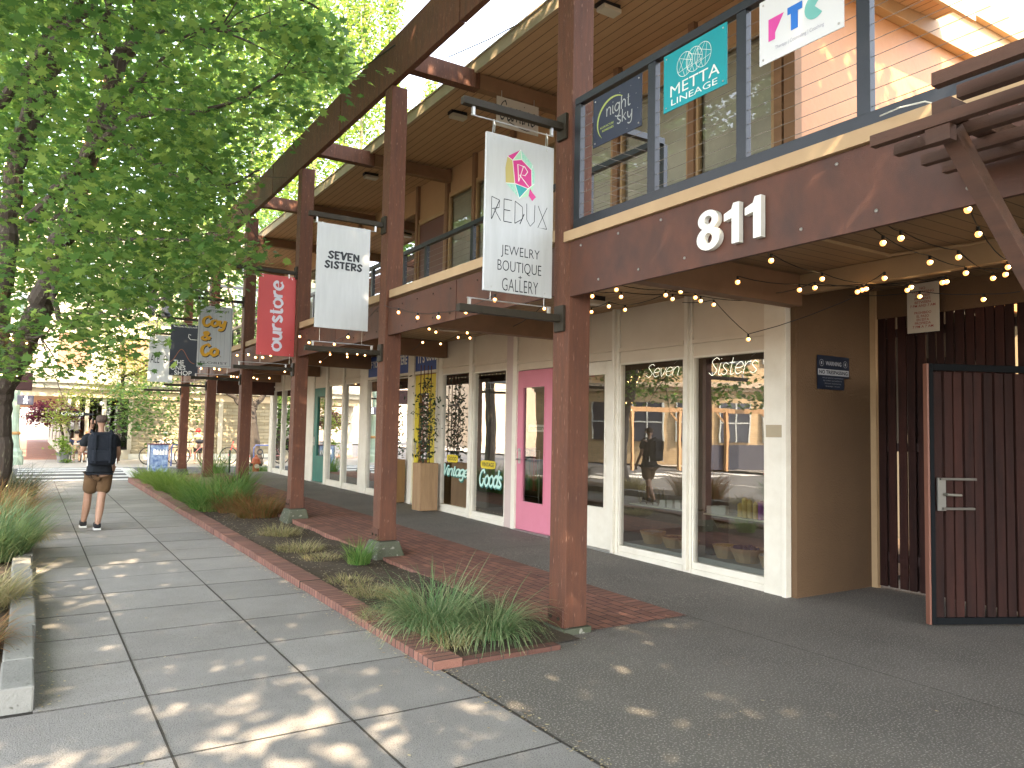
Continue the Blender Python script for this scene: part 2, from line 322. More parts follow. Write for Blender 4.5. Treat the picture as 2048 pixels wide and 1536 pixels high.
struct(sheet(-2.0, 2.5, -6.1, 24.45, lambda x, y: -.009).build('joint_bed', M('joint_dirt', (.018, .015, .012), .95, (.035, .03, .024), 20, .6), org=(0, 0, -.009)))
mb = MB()
def filler(x0, y0, x1, y1, w):
    L0 = math.hypot(x1-x0, y1-y0); n_ = max(2, int(L0/.06)); vs = []; dx, dy = (x1-x0)/L0, (y1-y0)/L0
    for k in range(n_+1):
        t_ = k/n_; q = w*(.75+.6*abs(noise.noise((x0*3+t_*L0*9, y0*5, 7)))); wob = .003*noise.noise((t_*L0*4, x0+y0, 2))
        for sg in (1, -1): vs.append((x0+dx*L0*t_-dy*(q*sg+wob), y0+dy*L0*t_+dx*(q*sg+wob), .0024))
    mb.add(vs, [(2*k, 2*k+1, 2*k+3, 2*k+2) for k in range(n_)])
for y in ys[1:-1]: filler(-1.95 if y < 5 else .1, y, 2.49, y, .0058)
for x in (.69, 1.635): filler(x, -3, x, 24.3, .0065)
for x in (-.1, -1.0): filler(x, -3, x, 4.9, .006)
filler(2.495, -3, 2.495, 4.8, .009)
for y in (8.9, 12.7, 17.0): mb.add([(5.16, y-.004, zf(y)+.003), (6.62, y-.004, zf(y)+.003), (6.62, y+.004, zf(y)+.003), (5.16, y+.004, zf(y)+.003)], [(0, 1, 2, 3)])
filler(2.52, 1.9, 8.0, 1.9, .004); filler(5.15, 1.92, 5.15, 5.15, .004)
struct(mb.build('joint_filler', M('joint_fill', (.035, .031, .026), .95, (.075, .066, .052), 25, .6), org=(0, 0, 0)))
agg = M('exposed_aggregate', (.095, .088, .076), .8, (.19, .172, .148), .9, .9, .8, 80, spots=(80, .575, (.33, .30, .26)), spec=.35)
mb = MB()
for x0, x1, y0, y1 in ((2.5, 3.5, -8, 4.78), (3.5, 3.78, -8, 5.02), (3.78, 14, -8, 5.2)): mb.add([(x0, y0, 0), (x1, y0, 0), (x1, y1, 0), (x0, y1, 0)], [(0, 1, 2, 3)])
for y0, y1 in ((5.2, 8.95), (8.95, 12.7), (12.7, 18), (18, 25.3)): mb.add([(3.78, y0, zf(y0)), (6.9, y0, zf(y0)), (6.9, y1, zf(y1)), (3.78, y1, zf(y1))], [(0, 1, 2, 3)])
mb.add([(3.78, 25.3, .15), (6.9, 25.3, .15), (6.9, 25.9, 0), (3.78, 25.9, 0)], [(0, 1, 2, 3)])
struct(mb.build('aggregate_path', agg, org=(0, 0, 0)))
# scored joint on the aggregate walk
bpv = brick_mat('brick_paving', (.33, .145, .10), (.22, .10, .075), (.045, .035, .03), .205, .102, 'yx', .5, .0065, .9)
bph = brick_mat('brick_header', (.31, .14, .10), (.20, .095, .07), (.045, .035, .03), .245, .1, 'xy', 0, .0065, .9)
def strip(x0, x1, ylist, dz, name, mat, skirt=0):
    mb = MB()
    for a, b in zip(ylist[:-1], ylist[1:]):
        za, zb = zf(a)+dz, zf(b)+dz
        mb.add([(x0, a, za), (x1, a, za), (x1, b, zb), (x0, b, zb)], [(0, 1, 2, 3)])
        if skirt: mb.add([(x0, a, za), (x0, b, zb), (x0, b, zb-skirt), (x0, a, za-skirt)], [(0, 1, 2, 3)])
    return mb.build(name, mat, org=(x0-.012, 0, 0))
yl = [5.22, 8.95, 12.7, 18, 24.6]
struct(strip(4.0, 4.93, yl, .006, 'brick_paving', bpv)); struct(strip(3.78, 3.998, yl, .0075, 'brick_paving', bph, .14)); struct(strip(4.932, 5.14, yl, .0075, 'brick_paving', bph))
struct(sheet(3.78, 5.14, 5.1, 5.22, lambda x, y: .0075).build('brick_paving', bpv, org=(3.78, 0, 0)))
# planter bed + brick edging
def bedz(x, y): return .015+.03*noise.noise((x*1.7, y*1.3, 0))+.012*noise.noise((x*7, y*7, 3))+min(.05, .004*(y-5))
struct(sheet(2.62, 3.775, 4.9, 24.3, bedz, 14, 160).build('planter_soil', soil, org=(2.6, 5, 0)))
eb = brick_mat('edging_brick', (.27, .125, .09), (.18, .085, .065), (.04, .032, .028), .3, .078, 'xy', 0, .0065, .9)
t = thing('brick_edging', 'long low row of red header bricks edging the planting bed beside the pavement', 'edging', (2.36, 4.8, 0))
mb = MB(); yy = 4.78
while yy < 23.6:
    b = min(yy+.612, 23.7); h = .06+.004*(yy-4.8) + random.uniform(-.004, .004); mb.box(2.43+random.uniform(-.004, .004), 2.655, yy+.002, b-.002, -.05, min(h, .15)); yy = b
mb.build('brick_row', eb, t, bevel=.006)
mb = MB(); mb.box(2.66, 3.5, 4.78, 4.885, -.05, .035); mb.build('brick_return', brick_mat('edging_brick_x', (.16, .072, .052), (.115, .052, .04), (.05, .042, .036), .21, .3, 'xy', 0, .004, .8), t, bevel=.006)
# left planter wall of concrete blocks
t = thing('planter_wall', 'low grey concrete block wall holding the grass bed by the street', 'planter wall', (0, 5.2, 0))
cb_ = M('block_concrete', (.27, .265, .24), .9, (.16, .155, .14), 3, .8, .5, 60, spots=(25, .68, (.1, .1, .08)))
yy = 5.25; k = 0
while yy < 23:
    ln = [.62, .95, 1.05, .9][k % 4]; dx = random.uniform(-.012, .012); MB().box(-.06+dx, .115+dx, yy+.006, yy+ln-.006, -.05, .135+random.uniform(-.006, .006)).build('concrete_block', cb_, t, bevel=.012); yy += ln; k += 1
for x0, x1 in ((-1.0, -.52), (-.515, -.07)): MB().box(x0, x1, 5.25, 5.42, -.05, .13).build('concrete_block', cb_, t, bevel=.012)
struct(sheet(-1.75, -.06, 5.42, 23, lambda x, y: .06+.03*noise.noise((x*2, y*2, 1)), 10, 60).build('verge_soil', soil, org=(-1.7, 5.4, 0)))
MB().box(-2.0, -1.8, -30, 24, -.15, .02).build('street_kerb', conc, org=(-1.9, 0, 0)); struct(bpy.data.objects['street_kerb'])
# crosswalk
wp = M('road_paint', (.62, .62, .6), .8, (.35, .35, .34), 5, .7)
mb = MB()
for py in (968.7, 959.9, 953, 946, 941, 937.5):
    c = atz(120, py, 0); mb.box(-.2, 3.0, c.y-.3, c.y+.3, -.0118, -.008)
mb.add([(2.62, 24.5, -.0055), (3.1, 24.5, -.0055), (3.3, 30.9, -.0055), (2.9, 30.9, -.0055)], [(0, 1, 2, 3)])
struct(mb.build('crosswalk', wp, org=(0, 24.4, 0)))
fsw = M('far_sidewalk_concrete', (.36, .33, .29), .9, (.3, .27, .23), 1, .6)
struct(sheet(-2, 60, 31.3, 38.2, lambda x, y: 0).build('far_sidewalk', fsw, org=(0, 31, 0)))
MB().box(-2, 60, 31.2, 31.42, -.03, .012).build('far_kerb', conc, org=(0, 31.2, 0)); struct(bpy.data.objects['far_kerb'])
struct(sheet(-2, 1.9, 38.2, 120, lambda x, y: .002).build('arcade_path', brick_mat('far_brick_walk', (.3, .15, .1), (.25, .12, .09), (.2, .15, .12), .6, .3, 'xy'), org=(0, 38, 0)))
struct(sheet(-30, -13.5, -60, 160, lambda x, y: -.01).build('opposite_sidewalk', fsw, org=(-20, 0, 0)))
mb = MB()
for k in range(6): mb.box(-13.2+k*1.9, -12.2+k*1.9, 22, 25, -.108, -.104)
mb.box(-7.4, -7.28, -50, 20, -.108, -.104)
struct(mb.build('road_marking', wp, org=(-8, 20, -.11)))
# leaf litter along edges
def scatter_leaves(n, fn, size, mat, name, label):
    V = np.zeros((n, 5, 3))
    for i in range(n):
        x, y, z = fn(); a = random.random()*6.28; s = size*random.uniform(.4, 1.2); tl = random.uniform(-.3, .3)
        for k, (p, q) in enumerate(((-.6, 0), (-.1, -.35), (.55, -.1), (.5, .2), (0, .35))):
            V[i, k] = (x+(p*math.cos(a)-q*math.sin(a))*s, y+(p*math.sin(a)+q*math.cos(a))*s, z+.004+abs(p*tl)*s)
    o = fastmesh(name, V, None, mat, org=(2, 8, 0)); return tag(o, label, kind='stuff')
def lf():
    c = random.random()
    if c < .30: y = random.uniform(4.6, 22); return (2.42-abs(random.gauss(0, .05)), y, 0)
    if c < .36: y = random.uniform(2.2, 4.8); return (2.5+random.gauss(0, .04), y, 0)
    if c < .44: y = random.uniform(5.2, 15); return (.13+abs(random.gauss(0, .07)), y, 0)
    if c < .95:
        x, y = random.uniform(2.68, 3.74), random.uniform(5.0, 15); return (x, y, bedz(x, y)+.004)
    return (random.uniform(.1, 5), random.uniform(2.2, 12), .003 if random.random() < 2 else 0)
scatter_leaves(2600, lf, .022, leaf_mat('dry_leaf', (.35, .27, .12), (.5, .45, .28), (.25, .14, .07), .2), 'leaf_litter', 'dry leaf bits along the edging and pavement')
# ------------------------------------------------------------------ steel arcade
PY = [5.10, 9.0, 12.82, 16.63, 20.3, 24.1]; FT = [.05, .24, .27, .29, .33, .33]
ord_ = ['', 'second', 'third', 'fourth', 'fifth', 'sixth']
foot = M('mossy_concrete', (.10, .10, .075), .95, (.055, .065, .035), 4, .8, .9, 30, spots=(18, .64, (.25, .24, .2)))
footy = M('sunny_concrete', (.36, .31, .2), .9, (.25, .22, .13), 5, .7, .6, 40)  # paler and yellower than the other footings: sunlight put into the colour
plabel = ['tall rusty steel post in front, bolted shoe plates, beside the big white jewelry sign', 'rusty steel post on the wide mossy footing, holding the white bubble-lettered sign',
 'rusty steel post behind the blank-bottomed white sign, holding the coral red sign', 'rusty post rising out of the tall green grass, holding the white and yellow sign',
 'rusty post on the yellowish footing, holding the black sign', 'farthest rusty post, at the street corner beside the blue board']
for i, y in enumerate(PY):
    t = thing('steel_post', plabel[i], 'post', (3.77, y, 0), 'rusty posts of the arcade'); X0, X1 = 3.77, 3.99
    MB().box(X0, X1, y, y+.23, FT[i], 6.07).build('shaft', rust, t, bevel=.006)
    z = FT[i]
    MB().box(X0-.018, X0-.001, y+.01, y+.22, z+.002, z+.15).build('shoe_plate', rustb, t, bevel=.003); MB().box(X1+.001, X1+.018, y+.01, y+.22, z+.002, z+.15).build('shoe_plate', rustb, t, bevel=.003)
    for yb in (.06, .17):
        MB().tube([(X0-.03, y+yb, z+.07), (X0-.017, y+yb, z+.07)], .016, 6).build('bolt', armm, t)
    # sign arms
    for zt, zl in ((4.28, 'u'), (2.63, 'l')):
        mb = MB().box(2.78, 3.75, y+.085, y+.145, zt-.06, zt); mb.box(3.74, 3.769, y+.05, y+.18, zt-.14, zt+.08)
        a = mb.build('sign_arm', armm, t, bevel=.003)
        mb = MB(); rz = zt-.13 if zl == 'u' else zt+.055
        mb.tube([(2.86, y+.115, rz), (3.66, y+.115, rz)], .006, 6)
        for xx in (2.88, 3.64): mb.bar((xx, y+.115, rz), (xx, y+.115, zt-.03), .025, .02)
        mb.build('rod', galv, a)
    if i:  # footing
        ft = MB(); zz = FT[i]-.005; b = .21; base = -.02 if i < 5 else 0
        top = [(X0-.03, y-.05), (X1+.03, y-.05), (X1+.03, y+.28), (X0-.03, y+.28)]; cx, cy = 3.88, y+.115
        vs = [(p[0], p[1], zz) for p in top]+[(cx+(p[0]-cx)*1.55, cy+(p[1]-cy)*1.45, base) for p in top]
        vs = [(a+random.uniform(-.01, .01), b_+random.uniform(-.01, .01), c) for a, b_, c in vs]
        ft.add(vs, [(0, 1, 2, 3), (0, 4, 5, 1), (1, 5, 6, 2), (2, 6, 7, 3), (3, 7, 4, 0)])
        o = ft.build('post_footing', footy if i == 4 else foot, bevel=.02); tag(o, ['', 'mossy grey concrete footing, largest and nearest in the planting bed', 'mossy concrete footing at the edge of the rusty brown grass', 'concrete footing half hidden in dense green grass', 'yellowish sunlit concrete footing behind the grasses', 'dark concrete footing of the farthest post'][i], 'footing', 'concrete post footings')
MB().box(3.745, 4.02, 5.07, 5.36, -.02, .048).build('post_footing', foot); tag(bpy.data.objects['post_footing.005'], 'flat concrete pad under the nearest rusty post', 'footing', 'concrete post footings')
# post zero (just outside the picture, carries the fascia)
t = thing('steel_post', 'rusty post beyond the right edge that carries the slatted canopy', 'post', (3.77, 1.2, 0), 'rusty posts of the arcade')
MB().box(3.80, 3.98, 1.30, 1.52, 0, 2.76).build('shaft', rust, t)
# top beam, in half-bay lengths
jts = [-1.5, 3.4, 7.17, 10.95, 14.7, 18.5, 22.3, 24.5]
bl = ['nearest length of the high rusty beam, running out over the top of the picture', 'high rusty beam length over the jewelry sign post', 'high rusty beam length over the second post', 'high rusty beam length over the third post', 'high rusty beam length over the fourth post', 'high rusty beam length half hidden by maple leaves', 'farthest short length of the high rusty beam']
for k in range(7):
    o = MB().box(3.76, 3.84, jts[k]+.012, jts[k+1]-.012, 6.08, 6.68).build('steel_beam', rust, bevel=.005); tag(o, bl[k], 'beam', 'lengths of the high steel beam')
# lower fascia
for k, (a, b) in enumerate(((5.335, 7.16), (7.18, 8.99), (9.235, 10.94), (10.96, 12.81), (13.055, 16.62), (16.87, 20.29), (20.54, 24.09))):
    mb = MB().box(3.8, 3.83, a, b, 2.82, 3.25); t = mb.build('fascia_plate', rustb, bevel=.003)
    tag(t, ['rusty fascia plate just left of the nearest post', 'rusty fascia plate right of the second post with a bright streak', 'rusty fascia plate left of the second post behind hanging bulbs', 'rusty fascia plate behind the blank part of the white sign', 'rusty fascia plate behind the coral red sign', 'rusty fascia plate behind the white and yellow sign', 'farthest rusty fascia plate'][k], 'fascia plate', 'rusty fascia plates between the posts')
    mb = MB(); yy = a+.12
    while yy < b-.05:
        mb.ball((3.798, yy, 2.9), .009, 4); mb.ball((3.798, yy, 3.17), .009, 4); yy += .42
    mb.build('bolt', armm, t)
    if b < 13: MB().box(3.76, 3.8, a-.03, a+.005, 2.83, 3.24)
# 811 fascia
t = MB().box(3.77, 3.80, -1.5, 5.1, 2.775, 3.236).build('entry_fascia', rustb, bevel=.002); tag(t, 'long rusty fascia over the entry carrying the white 811 numerals', 'fascia plate')
mb = MB(); yy = 4.95; k = 0
while yy > .6:
    if not 3.02 < yy < 3.66: mb.ball((3.768, yy, 2.86 if k % 2 else 3.18), .011, 4)
    yy -= .235; k += 1
mb.build('bolt', galv, t)
t = thing('house_number', 'raised white numerals 811 on the rusty entry fascia', 'house number', (3.74, 3.3, 2.85))
numw = M('numeral_white', (.78, .77, .72), .4, (.66, .65, .6), 8, .6)
def numeral(ch, y1, y0, z0, z1):
    mb = MB(); vs, fs = bfont(ch, .06, .02, 6); put(mb, (vs, fs), (3.768, y1, z0), (0, -1, 0), (0, 0, 1), (0, 0, y1-y0, z1-z0))
    # give real depth to the letter: the font extrusion is 0.04 deep in local z
    o = mb.build('numeral', numw, t)
mb = MB()
def ring(cy, cz, ry, rz_, iy, iz, d):
    n_ = 28; vs = []
    for x in (3.766, 3.766-d):
        for a_, b_ in ((ry, rz_), (iy, iz)): vs += [(x, cy+a_*math.cos(2*PI*k/n_), cz+b_*math.sin(2*PI*k/n_)) for k in range(n_)]
    fs = []
    for k in range(n_):
        j = (k+1) % n_; fs += [(2*n_+k, 2*n_+j, 3*n_+j, 3*n_+k), (k, j, 2*n_+j, 2*n_+k), (n_+j, n_+k, 3*n_+k, 3*n_+j)]
    mb.add(vs, fs)
ring(3.522, 2.940, .100, .078, .036, .036, .040); ring(3.522, 3.062, .088, .066, .033, .030, .0415)
mb.build('numeral', numw, t, smooth=False)
def one(y1, y0, z0, z1):
    w = y1-y0; h = z1-z0; p = [(w*.52, 0), (w, 0), (w, h), (w*.62, h), (w*.5, h*.86), (0, h*.78), (0, h*.6), (w*.52, h*.64)]
    MB().prism(p, (3.765, y1, z0), (0, -1, 0), (0, 0, 1), .04).build('numeral', numw, t)
one(3.385, 3.262, 2.865, 3.125); one(3.215, 3.09, 2.865, 3.125)
# ------------------------------------------------------------------ building
B = thing('storefront_building', 'long two storey brown building with white shop fronts and an upper balcony', 'building', (6.68, 5.1, 0))
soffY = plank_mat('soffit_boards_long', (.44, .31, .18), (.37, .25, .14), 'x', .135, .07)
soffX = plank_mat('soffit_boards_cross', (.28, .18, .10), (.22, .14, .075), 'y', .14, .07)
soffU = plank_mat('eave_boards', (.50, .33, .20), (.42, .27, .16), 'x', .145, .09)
upw = M('upper_panel', (.46, .29, .16), .75, (.40, .25, .135), 2.5, .7, .08, 60)
# balcony floor
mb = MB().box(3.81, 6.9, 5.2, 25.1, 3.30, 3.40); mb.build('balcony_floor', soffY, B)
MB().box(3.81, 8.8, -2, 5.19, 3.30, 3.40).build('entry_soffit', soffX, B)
for y in PY[1:]: MB().box(3.84, 6.66, y+.04, y+.2, 2.99, 3.297).build('cross_beam', brn, B, bevel=.004)
MB().box(3.81, 6.66, 5.0, 5.16, 2.98, 3.297).build('cross_beam', brn, B, bevel=.004)
MB().box(6.62, 6.72, -2, 5.0, 3.10, 3.297).build('entry_beam', tanp, B, bevel=.004)
MB().box(4.9, 6.9, 24.85, 24.98, 2.6, 3.29).build('end_beam', rustb, B)
# white shop front. (y0,y1,kind)
WF = 6.68
def glazed(y0, y1, z0=None, z1=2.57, gm=None, top=3.3, tr=(2.57, 2.77), fr=white, name='shop_window', pz=None, panel=True):
    """one window bay: frame members, transom panel, pane"""
    zb = zf(y0); z0 = zb+.125 if z0 is None else z0
    mb = MB(); w = .022
    mb.box(WF-.02, WF+.06, y0, y0+w, z0, z1).box(WF-.02, WF+.06, y1-w, y1, z0, z1).box(WF-.02, WF+.06, y0+w, y1-w, z1-w, z1).box(WF-.03, WF+.06, y0, y1, zb-.02, zb+.07).box(WF-.015, WF+.06, y0, y1, zb+.07, z0+w)
    f = mb.build(name, fr, B, bevel=.003)
    MB().add([(WF+.02, y0+w, z0+w), (WF+.02, y1-w, z0+w), (WF+.02, y1-w, z1-w), (WF+.02, y0+w, z1-w)], [(0, 3, 2, 1)]).build('pane', gm or glass, f)
    if panel: MB().box(WF+.0, WF+.05, y0-.005, y1+.005, z1+.002, top).box(WF-.035, WF-.001, y0, y1, tr[1]-.05, tr[1]).build('transom_panel', whitep, B, bevel=.002)
def post(y0, y1, d=.06, top=3.3, mat=None): MB().box(WF-d, WF+.06, y0, y1, zf(y0)-.02, top).build('mullion', mat or white, B, bevel=.003)
post(5.17, 5.46, .05); MB().box(WF-.075, WF-.051, 5.165, 5.215, -.02, 3.3).build('corner_trim', white, B, bevel=.003)
glazed(5.465, 6.53); post(6.535, 6.665, .03); MB().box(WF-.075, WF-.031, 6.57, 6.62, .05, 3.3).build('mullion_cap', white, B, bevel=.003)
glazed(6.67, 7.86); post(7.865, 7.995, .03); MB().box(WF-.075, WF-.031, 7.91, 7.96, .05, 3.3).build('mullion_cap', white, B, bevel=.003)
def door(y0, y1, mat, gz=(.6, 2.42), gy=(.15, .15), top=2.62, hinge=0, handle=True, gl=None):
    zb = zf(y0)+.03; a, b = y0+gy[0], y1-gy[1]; z0, z1 = gz
    mb = MB().box(WF-.01, WF+.035, y0, a, zb, top).box(WF-.01, WF+.035, b, y1, zb, top).box(WF-.01, WF+.035, a, b, zb, z0).box(WF-.01, WF+.035, a, b, z1, top)
    d = mb.build('door', mat, B, bevel=.002)
    mb = MB(); w = .025
    mb.box(WF-.02, WF-.011, a-w, a, z0-w, z1+w).box(WF-.02, WF-.011, b, b+w, z0-w, z1+w).box(WF-.02, WF-.011, a, b, z0-w, z0).box(WF-.02, WF-.011, a, b, z1, z1+w); mb.build('bead', mat, d)
    MB().add([(WF+.012, a, z0), (WF+.012, b, z0), (WF+.012, b, z1), (WF+.012, a, z1)], [(0, 3, 2, 1)]).build('pane', gl or glassd, d)
    if handle:
        hy = y1-.075; mb = MB().box(WF-.016, WF-.0105, hy-.035, hy+.035, 1.12, 1.36); mb.tube([(WF-.01, hy, 1.33), (WF-.035, hy, 1.33)], .022, 10); mb.tube([(WF-.01, hy, 1.19), (WF-.06, hy, 1.19), (WF-.065, hy-.11, 1.185)], .011, 6)
        mb.build('handle', galv, d)
    MB().box(WF-.06, WF+.04, y0-.02, y1+.02, zf(y0)-.02, zf(y0)+.025).build('threshold', galv, B)
    return d
def header(y0, y1, z0, z1=3.3): MB().box(WF, WF+.05, y0, y1, z0, z1).box(WF-.035, WF-.001, y0, y1, z0+.11, z0+.15).build('transom_panel', whitep, B, bevel=.002)
door(8.0, 9.0, white, (.62, 2.44), (.17, .17)); header(8.0, 9.0, 2.63)
post(9.005, 9.10, .04); header(9.105, 9.39, .1, 3.3)
pink = M('pink_paint', (.58, .20, .27), .45, (.54, .18, .24), 3, .5)
door(9.42, 10.38, pink, (.53, 2.33), (.20, .17), 2.60); header(9.40, 10.40, 2.61); post(10.385, 10.5, .04); MB().box(WF-.02, WF+.05, 10.505, 10.72, .05, 3.3).build('mullion', M('pinkish_trim', (.5, .4, .36), .6), B)
glazed(10.725, 11.83, z1=2.66, tr=(2.6, 2.82)); post(11.835, 11.95, .05); glazed(11.955, 13.05, z1=2.69, tr=(2.6, 2.85)); post(13.055, 13.22, .02)
yel = M('yellow_paint', (.62, .50, .03), .45, (.55, .43, .03), 4, .5)
blue = M('blue_panel', (.035, .085, .30), .55, (.03, .07, .25), 3, .5)
post(13.225, 13.26, .05); door(13.34, 14.26, yel, (.55, 2.35), (.28, .18), 2.72, gl=glass); post(14.265, 14.42, .05); post(14.43, 14.6, .03)
pal = M('lettering_white', (.75, .75, .72), .6)
def bluepanel(y0, y1, z0, z1, rows):
    o = MB().box(WF-.02, WF+.05, y0, y1, z0, z1).build('shop_sign_panel', blue, B); mb = MB()
    for tx, bx in rows: put(mb, bfont(tx, .03), (WF-.0225, y1, z0), (0, -1, 0), (0, 0, 1), bx)
    mb.build('lettering', pal, o); MB().box(WF-.03, WF+.05, y0, y1, z0-.06, z0-.002).build('ledge', white, o)
bluepanel(13.26, 14.26, 2.80, 3.26, [("IT'S", (.12, .16, .42, .36)), ("GOOD", (.5, .18, .97, .40))])
bluepanel(14.6, 16.82, 2.80, 3.26, [("IF YOU", (.1, .2, .66, .36)), ("WERE", (1.6, .18, 2.14, .38)), ("CALLED", (.7, .02, 1.5, .16))])
glazed(14.6, 15.7, z1=2.72, panel=False); glazed(15.7, 16.8, z1=2.72, panel=False); post(16.83, 17.32, .03)
glazed(17.33, 18.36, z1=2.72, tr=(2.7, 2.88)); post(18.365, 18.47, .05); glazed(18.475, 19.6, z1=2.72, tr=(2.7, 2.88)); post(19.605, 19.75, .05)
teal = M('teal_paint', (.03, .17, .13), .5, (.025, .13, .10), 3, .5)
door(19.76, 20.75, teal, (.85, 2.45), (.12, .3), 2.68); header(19.76, 20.75, 2.69); post(20.755, 21.6, .03); MB().box(WF-.01, WF+.05, 21.61, 22.75, .1, 3.3).build('transom_panel', white, B)
glazed(22.76, 23.75, z1=2.75, tr=(2.7, 2.9)); post(23.755, 23.85, .05); glazed(23.855, 24.85, z1=2.75, tr=(2.7, 2.9)); post(24.855, 25.15, .05)
MB().box(6.63, 12, 25.15, 25.2, .05, 3.3).build('end_wall', white, B)
# interior
inn = M('interior_wall', (.17, .15, .12), .9, (.13, .11, .09), 1, .5); inf = M('interior_floor', (.12, .085, .06), .5, (.09, .06, .045), 4, .6)
MB().box(6.78, 12, 5.2, 25.1, .05, .10).build('interior_floor', inf, B); MB().box(11.4, 11.5, 5.2, 25.1, .1, 3.28).build('interior_wall', inn, B)
MB().box(6.9, 11.4, 5.2, 25.1, 3.26, 3.3).build('interior_ceiling', inn, B)
for y in (9.25, 13.22, 17.0, 21.6): MB().box(6.76, 11.4, y, y+.08, .1, 3.26).build('interior_wall', inn, B)
red = M('red_interior', (.35, .02, .03), .7, (.28, .015, .02), 2, .5); MB().box(8.0, 8.06, 13.35, 16.95, .1, 3.2).build('interior_wall', red, B)
MB().box(7.2, 7.24, 12.2, 12.9, .2, 2.6).box(7.35, 7.4, 11.3, 11.9, .2, 2.2).build('screen', M('grey_board', (.27, .25, .2), .8), B)
MB().box(6.98, 7.25, 6.5, 6.62, .1, 2.56).build('interior_post', M('dark_timber', (.06, .03, .02), .6), B)
# window bottom shelf
MB().box(6.75, 7.5, 5.5, 7.85, .1, .205).build('window_ledge', M('ledge_paint', (.5, .5, .46), .7), B)
# passage side wall, stucco
MB().box(6.69, 8.03, 5.10, 5.165, -.02, 3.29).build('passage_wall', tan, B)
MB().box(7.97, 8.03, 5.03, 5.098, -.02, 3.29).build('corner_bead', tanp, B)
MB().box(8.0, 8.06, -2, 5.03, 2.97, 3.29).build('passage_header', tan, B)
# upper storey
UZ = 3.4
upg = M('roller_blind', (.70, .68, .55), .8, (.46, .45, .36), 1.5, .5)
RT = lambda x: 6.62+.06*(x-4.6)  # soffit height
# beams of the roof: rafters and eave
for k, y in enumerate(PY+[1.25]):
    o = MB().box(3.845, 5.09, y+.04, y+.20, 6.37, 6.625).build('rafter_beam', rust, B, bevel=.004)
    MB().box(5.095, 6.66, y+.05, y+.19, 6.38, 6.597).build('rafter', brn, B, bevel=.004)
roof = MB(); x0, x1, y0, y1 = 5.04, 9.2, 4.6, 24.9
def rz(x): return 6.60+.045*(x-5.04)
roof.add([(x0, y0, rz(x0)), (x1, y0, rz(x1)), (x1, y1, rz(x1)), (x0, y1, rz(x0)), (x0, y0, rz(x0)+.16), (x1, y0, rz(x1)+.16), (x1, y1, rz(x1)+.16), (x0, y1, rz(x0)+.16)],
 [(0, 3, 2, 1), (4, 5, 6, 7), (0, 1, 5, 4), (1, 2, 6, 5), (2, 3, 7, 6), (3, 0, 4, 7)])
roof.build('roof', soffU, B)
efm = M('eave_board', (.42, .33, .22), .6, (.34, .26, .17), 3, .6)
MB().box(4.995, 5.039, 4.56, 24.95, 6.58, 6.75).box(4.98, 5.039, 4.55, 24.97, 6.752, 6.775).box(5.04, 9.3, 4.555, 4.599, 6.61, 6.99).build('eave_fascia', efm, B)
MB().box(9.2, 16, 6, 24.9, 6.7, 7.4).build('roof_block', upw, B)
def ubay(y0, y1, kind, z1=6.14):
    if kind == 'win':
        mb = MB(); w = .04
        mb.box(WF-.02, WF+.05, y0, y0+w, UZ, z1).box(WF-.02, WF+.05, y1-w, y1, UZ, z1).box(WF-.02, WF+.05, y0+w, y1-w, z1-w, z1).box(WF-.02, WF+.05, y0+w, y1-w, UZ, UZ+.12)
        f = mb.build('balcony_window', tanp, B, bevel=.002)
        MB().add([(WF+.02, y0+w, UZ+.12), (WF+.02, y1-w, UZ+.12), (WF+.02, y1-w, z1-w), (WF+.02, y0+w, z1-w)], [(0, 3, 2, 1)]).build('pane', glassu, f)
        mb = MB().box(WF+.06, WF+.065, y0+.1, y1-.08, UZ+.1, z1-.12); mb.tube([(WF+.07, y0+.08, z1-.1), (WF+.07, y1-.06, z1-.1)], .03, 8); mb.build('blind', upg, f)
    elif kind == 'door':
        MB().box(WF, WF+.04, y0+.03, y1-.03, UZ, 5.83).build('balcony_door', M('maroon_paint', (.12, .05, .04), .5), B, bevel=.004)
        MB().box(WF-.02, WF+.05, y0, y0+.029, UZ, 5.86).box(WF-.02, WF+.05, y1-.029, y1, UZ, 5.86).box(WF-.02, WF+.05, y0+.03, y1-.03, 5.835, 5.9).build('door_frame', tanp, B)
        z1 = 5.9
    elif kind == 'dark':
        f = MB().box(WF+.0, WF+.05, y0, y0+.04, UZ, z1).box(WF, WF+.05, y1-.04, y1, UZ, z1).box(WF, WF+.05, y0, y1, 5.2, 5.3).build('balcony_window', M('dark_frame', (.05, .035, .03), .5), B)
        MB().add([(WF+.02, y0+.04, UZ), (WF+.02, y1-.04, UZ), (WF+.02, y1-.04, z1), (WF+.02, y0+.04, z1)], [(0, 3, 2, 1)]).build('pane', glass_mat('mirror_window', 6, (.4, .42, .4)), f)
    MB().box(WF+.01, WF+.05, y0, y1, z1+.002, 6.72).box(WF-.02, WF+.009, y0, y1, z1+.002, z1+.05).build('upper_panel', upw, B)
def upost(y, w=.1): MB().box(WF-.05, WF+.05, y-w/2, y+w/2, UZ, 6.70).build('upper_stud', brn, B, bevel=.004)
for y0, y1, kd in ((5.35, 6.5, 'win'), (6.62, 7.9, 'win'), (8.06, 9.3, 'win'), (9.42, 10.6, 'win'), (10.72, 11.9, 'win'), (12.02, 12.95, 'win'), (13.12, 14.3, 'door'), (14.42, 16.0, 'dark'), (16.1, 17.6, 'dark'), (17.7, 19.2, 'win'), (19.3, 20.8, 'win'), (20.9, 22.8, 'win'), (22.9, 24.7, 'win')): ubay(y0, y1, kd)
for y in (5.28, 6.56, 7.98, 9.36, 10.66, 11.96, 13.03, 14.36, 16.05, 17.65, 19.25, 20.85, 22.85, 24.75): upost(y)
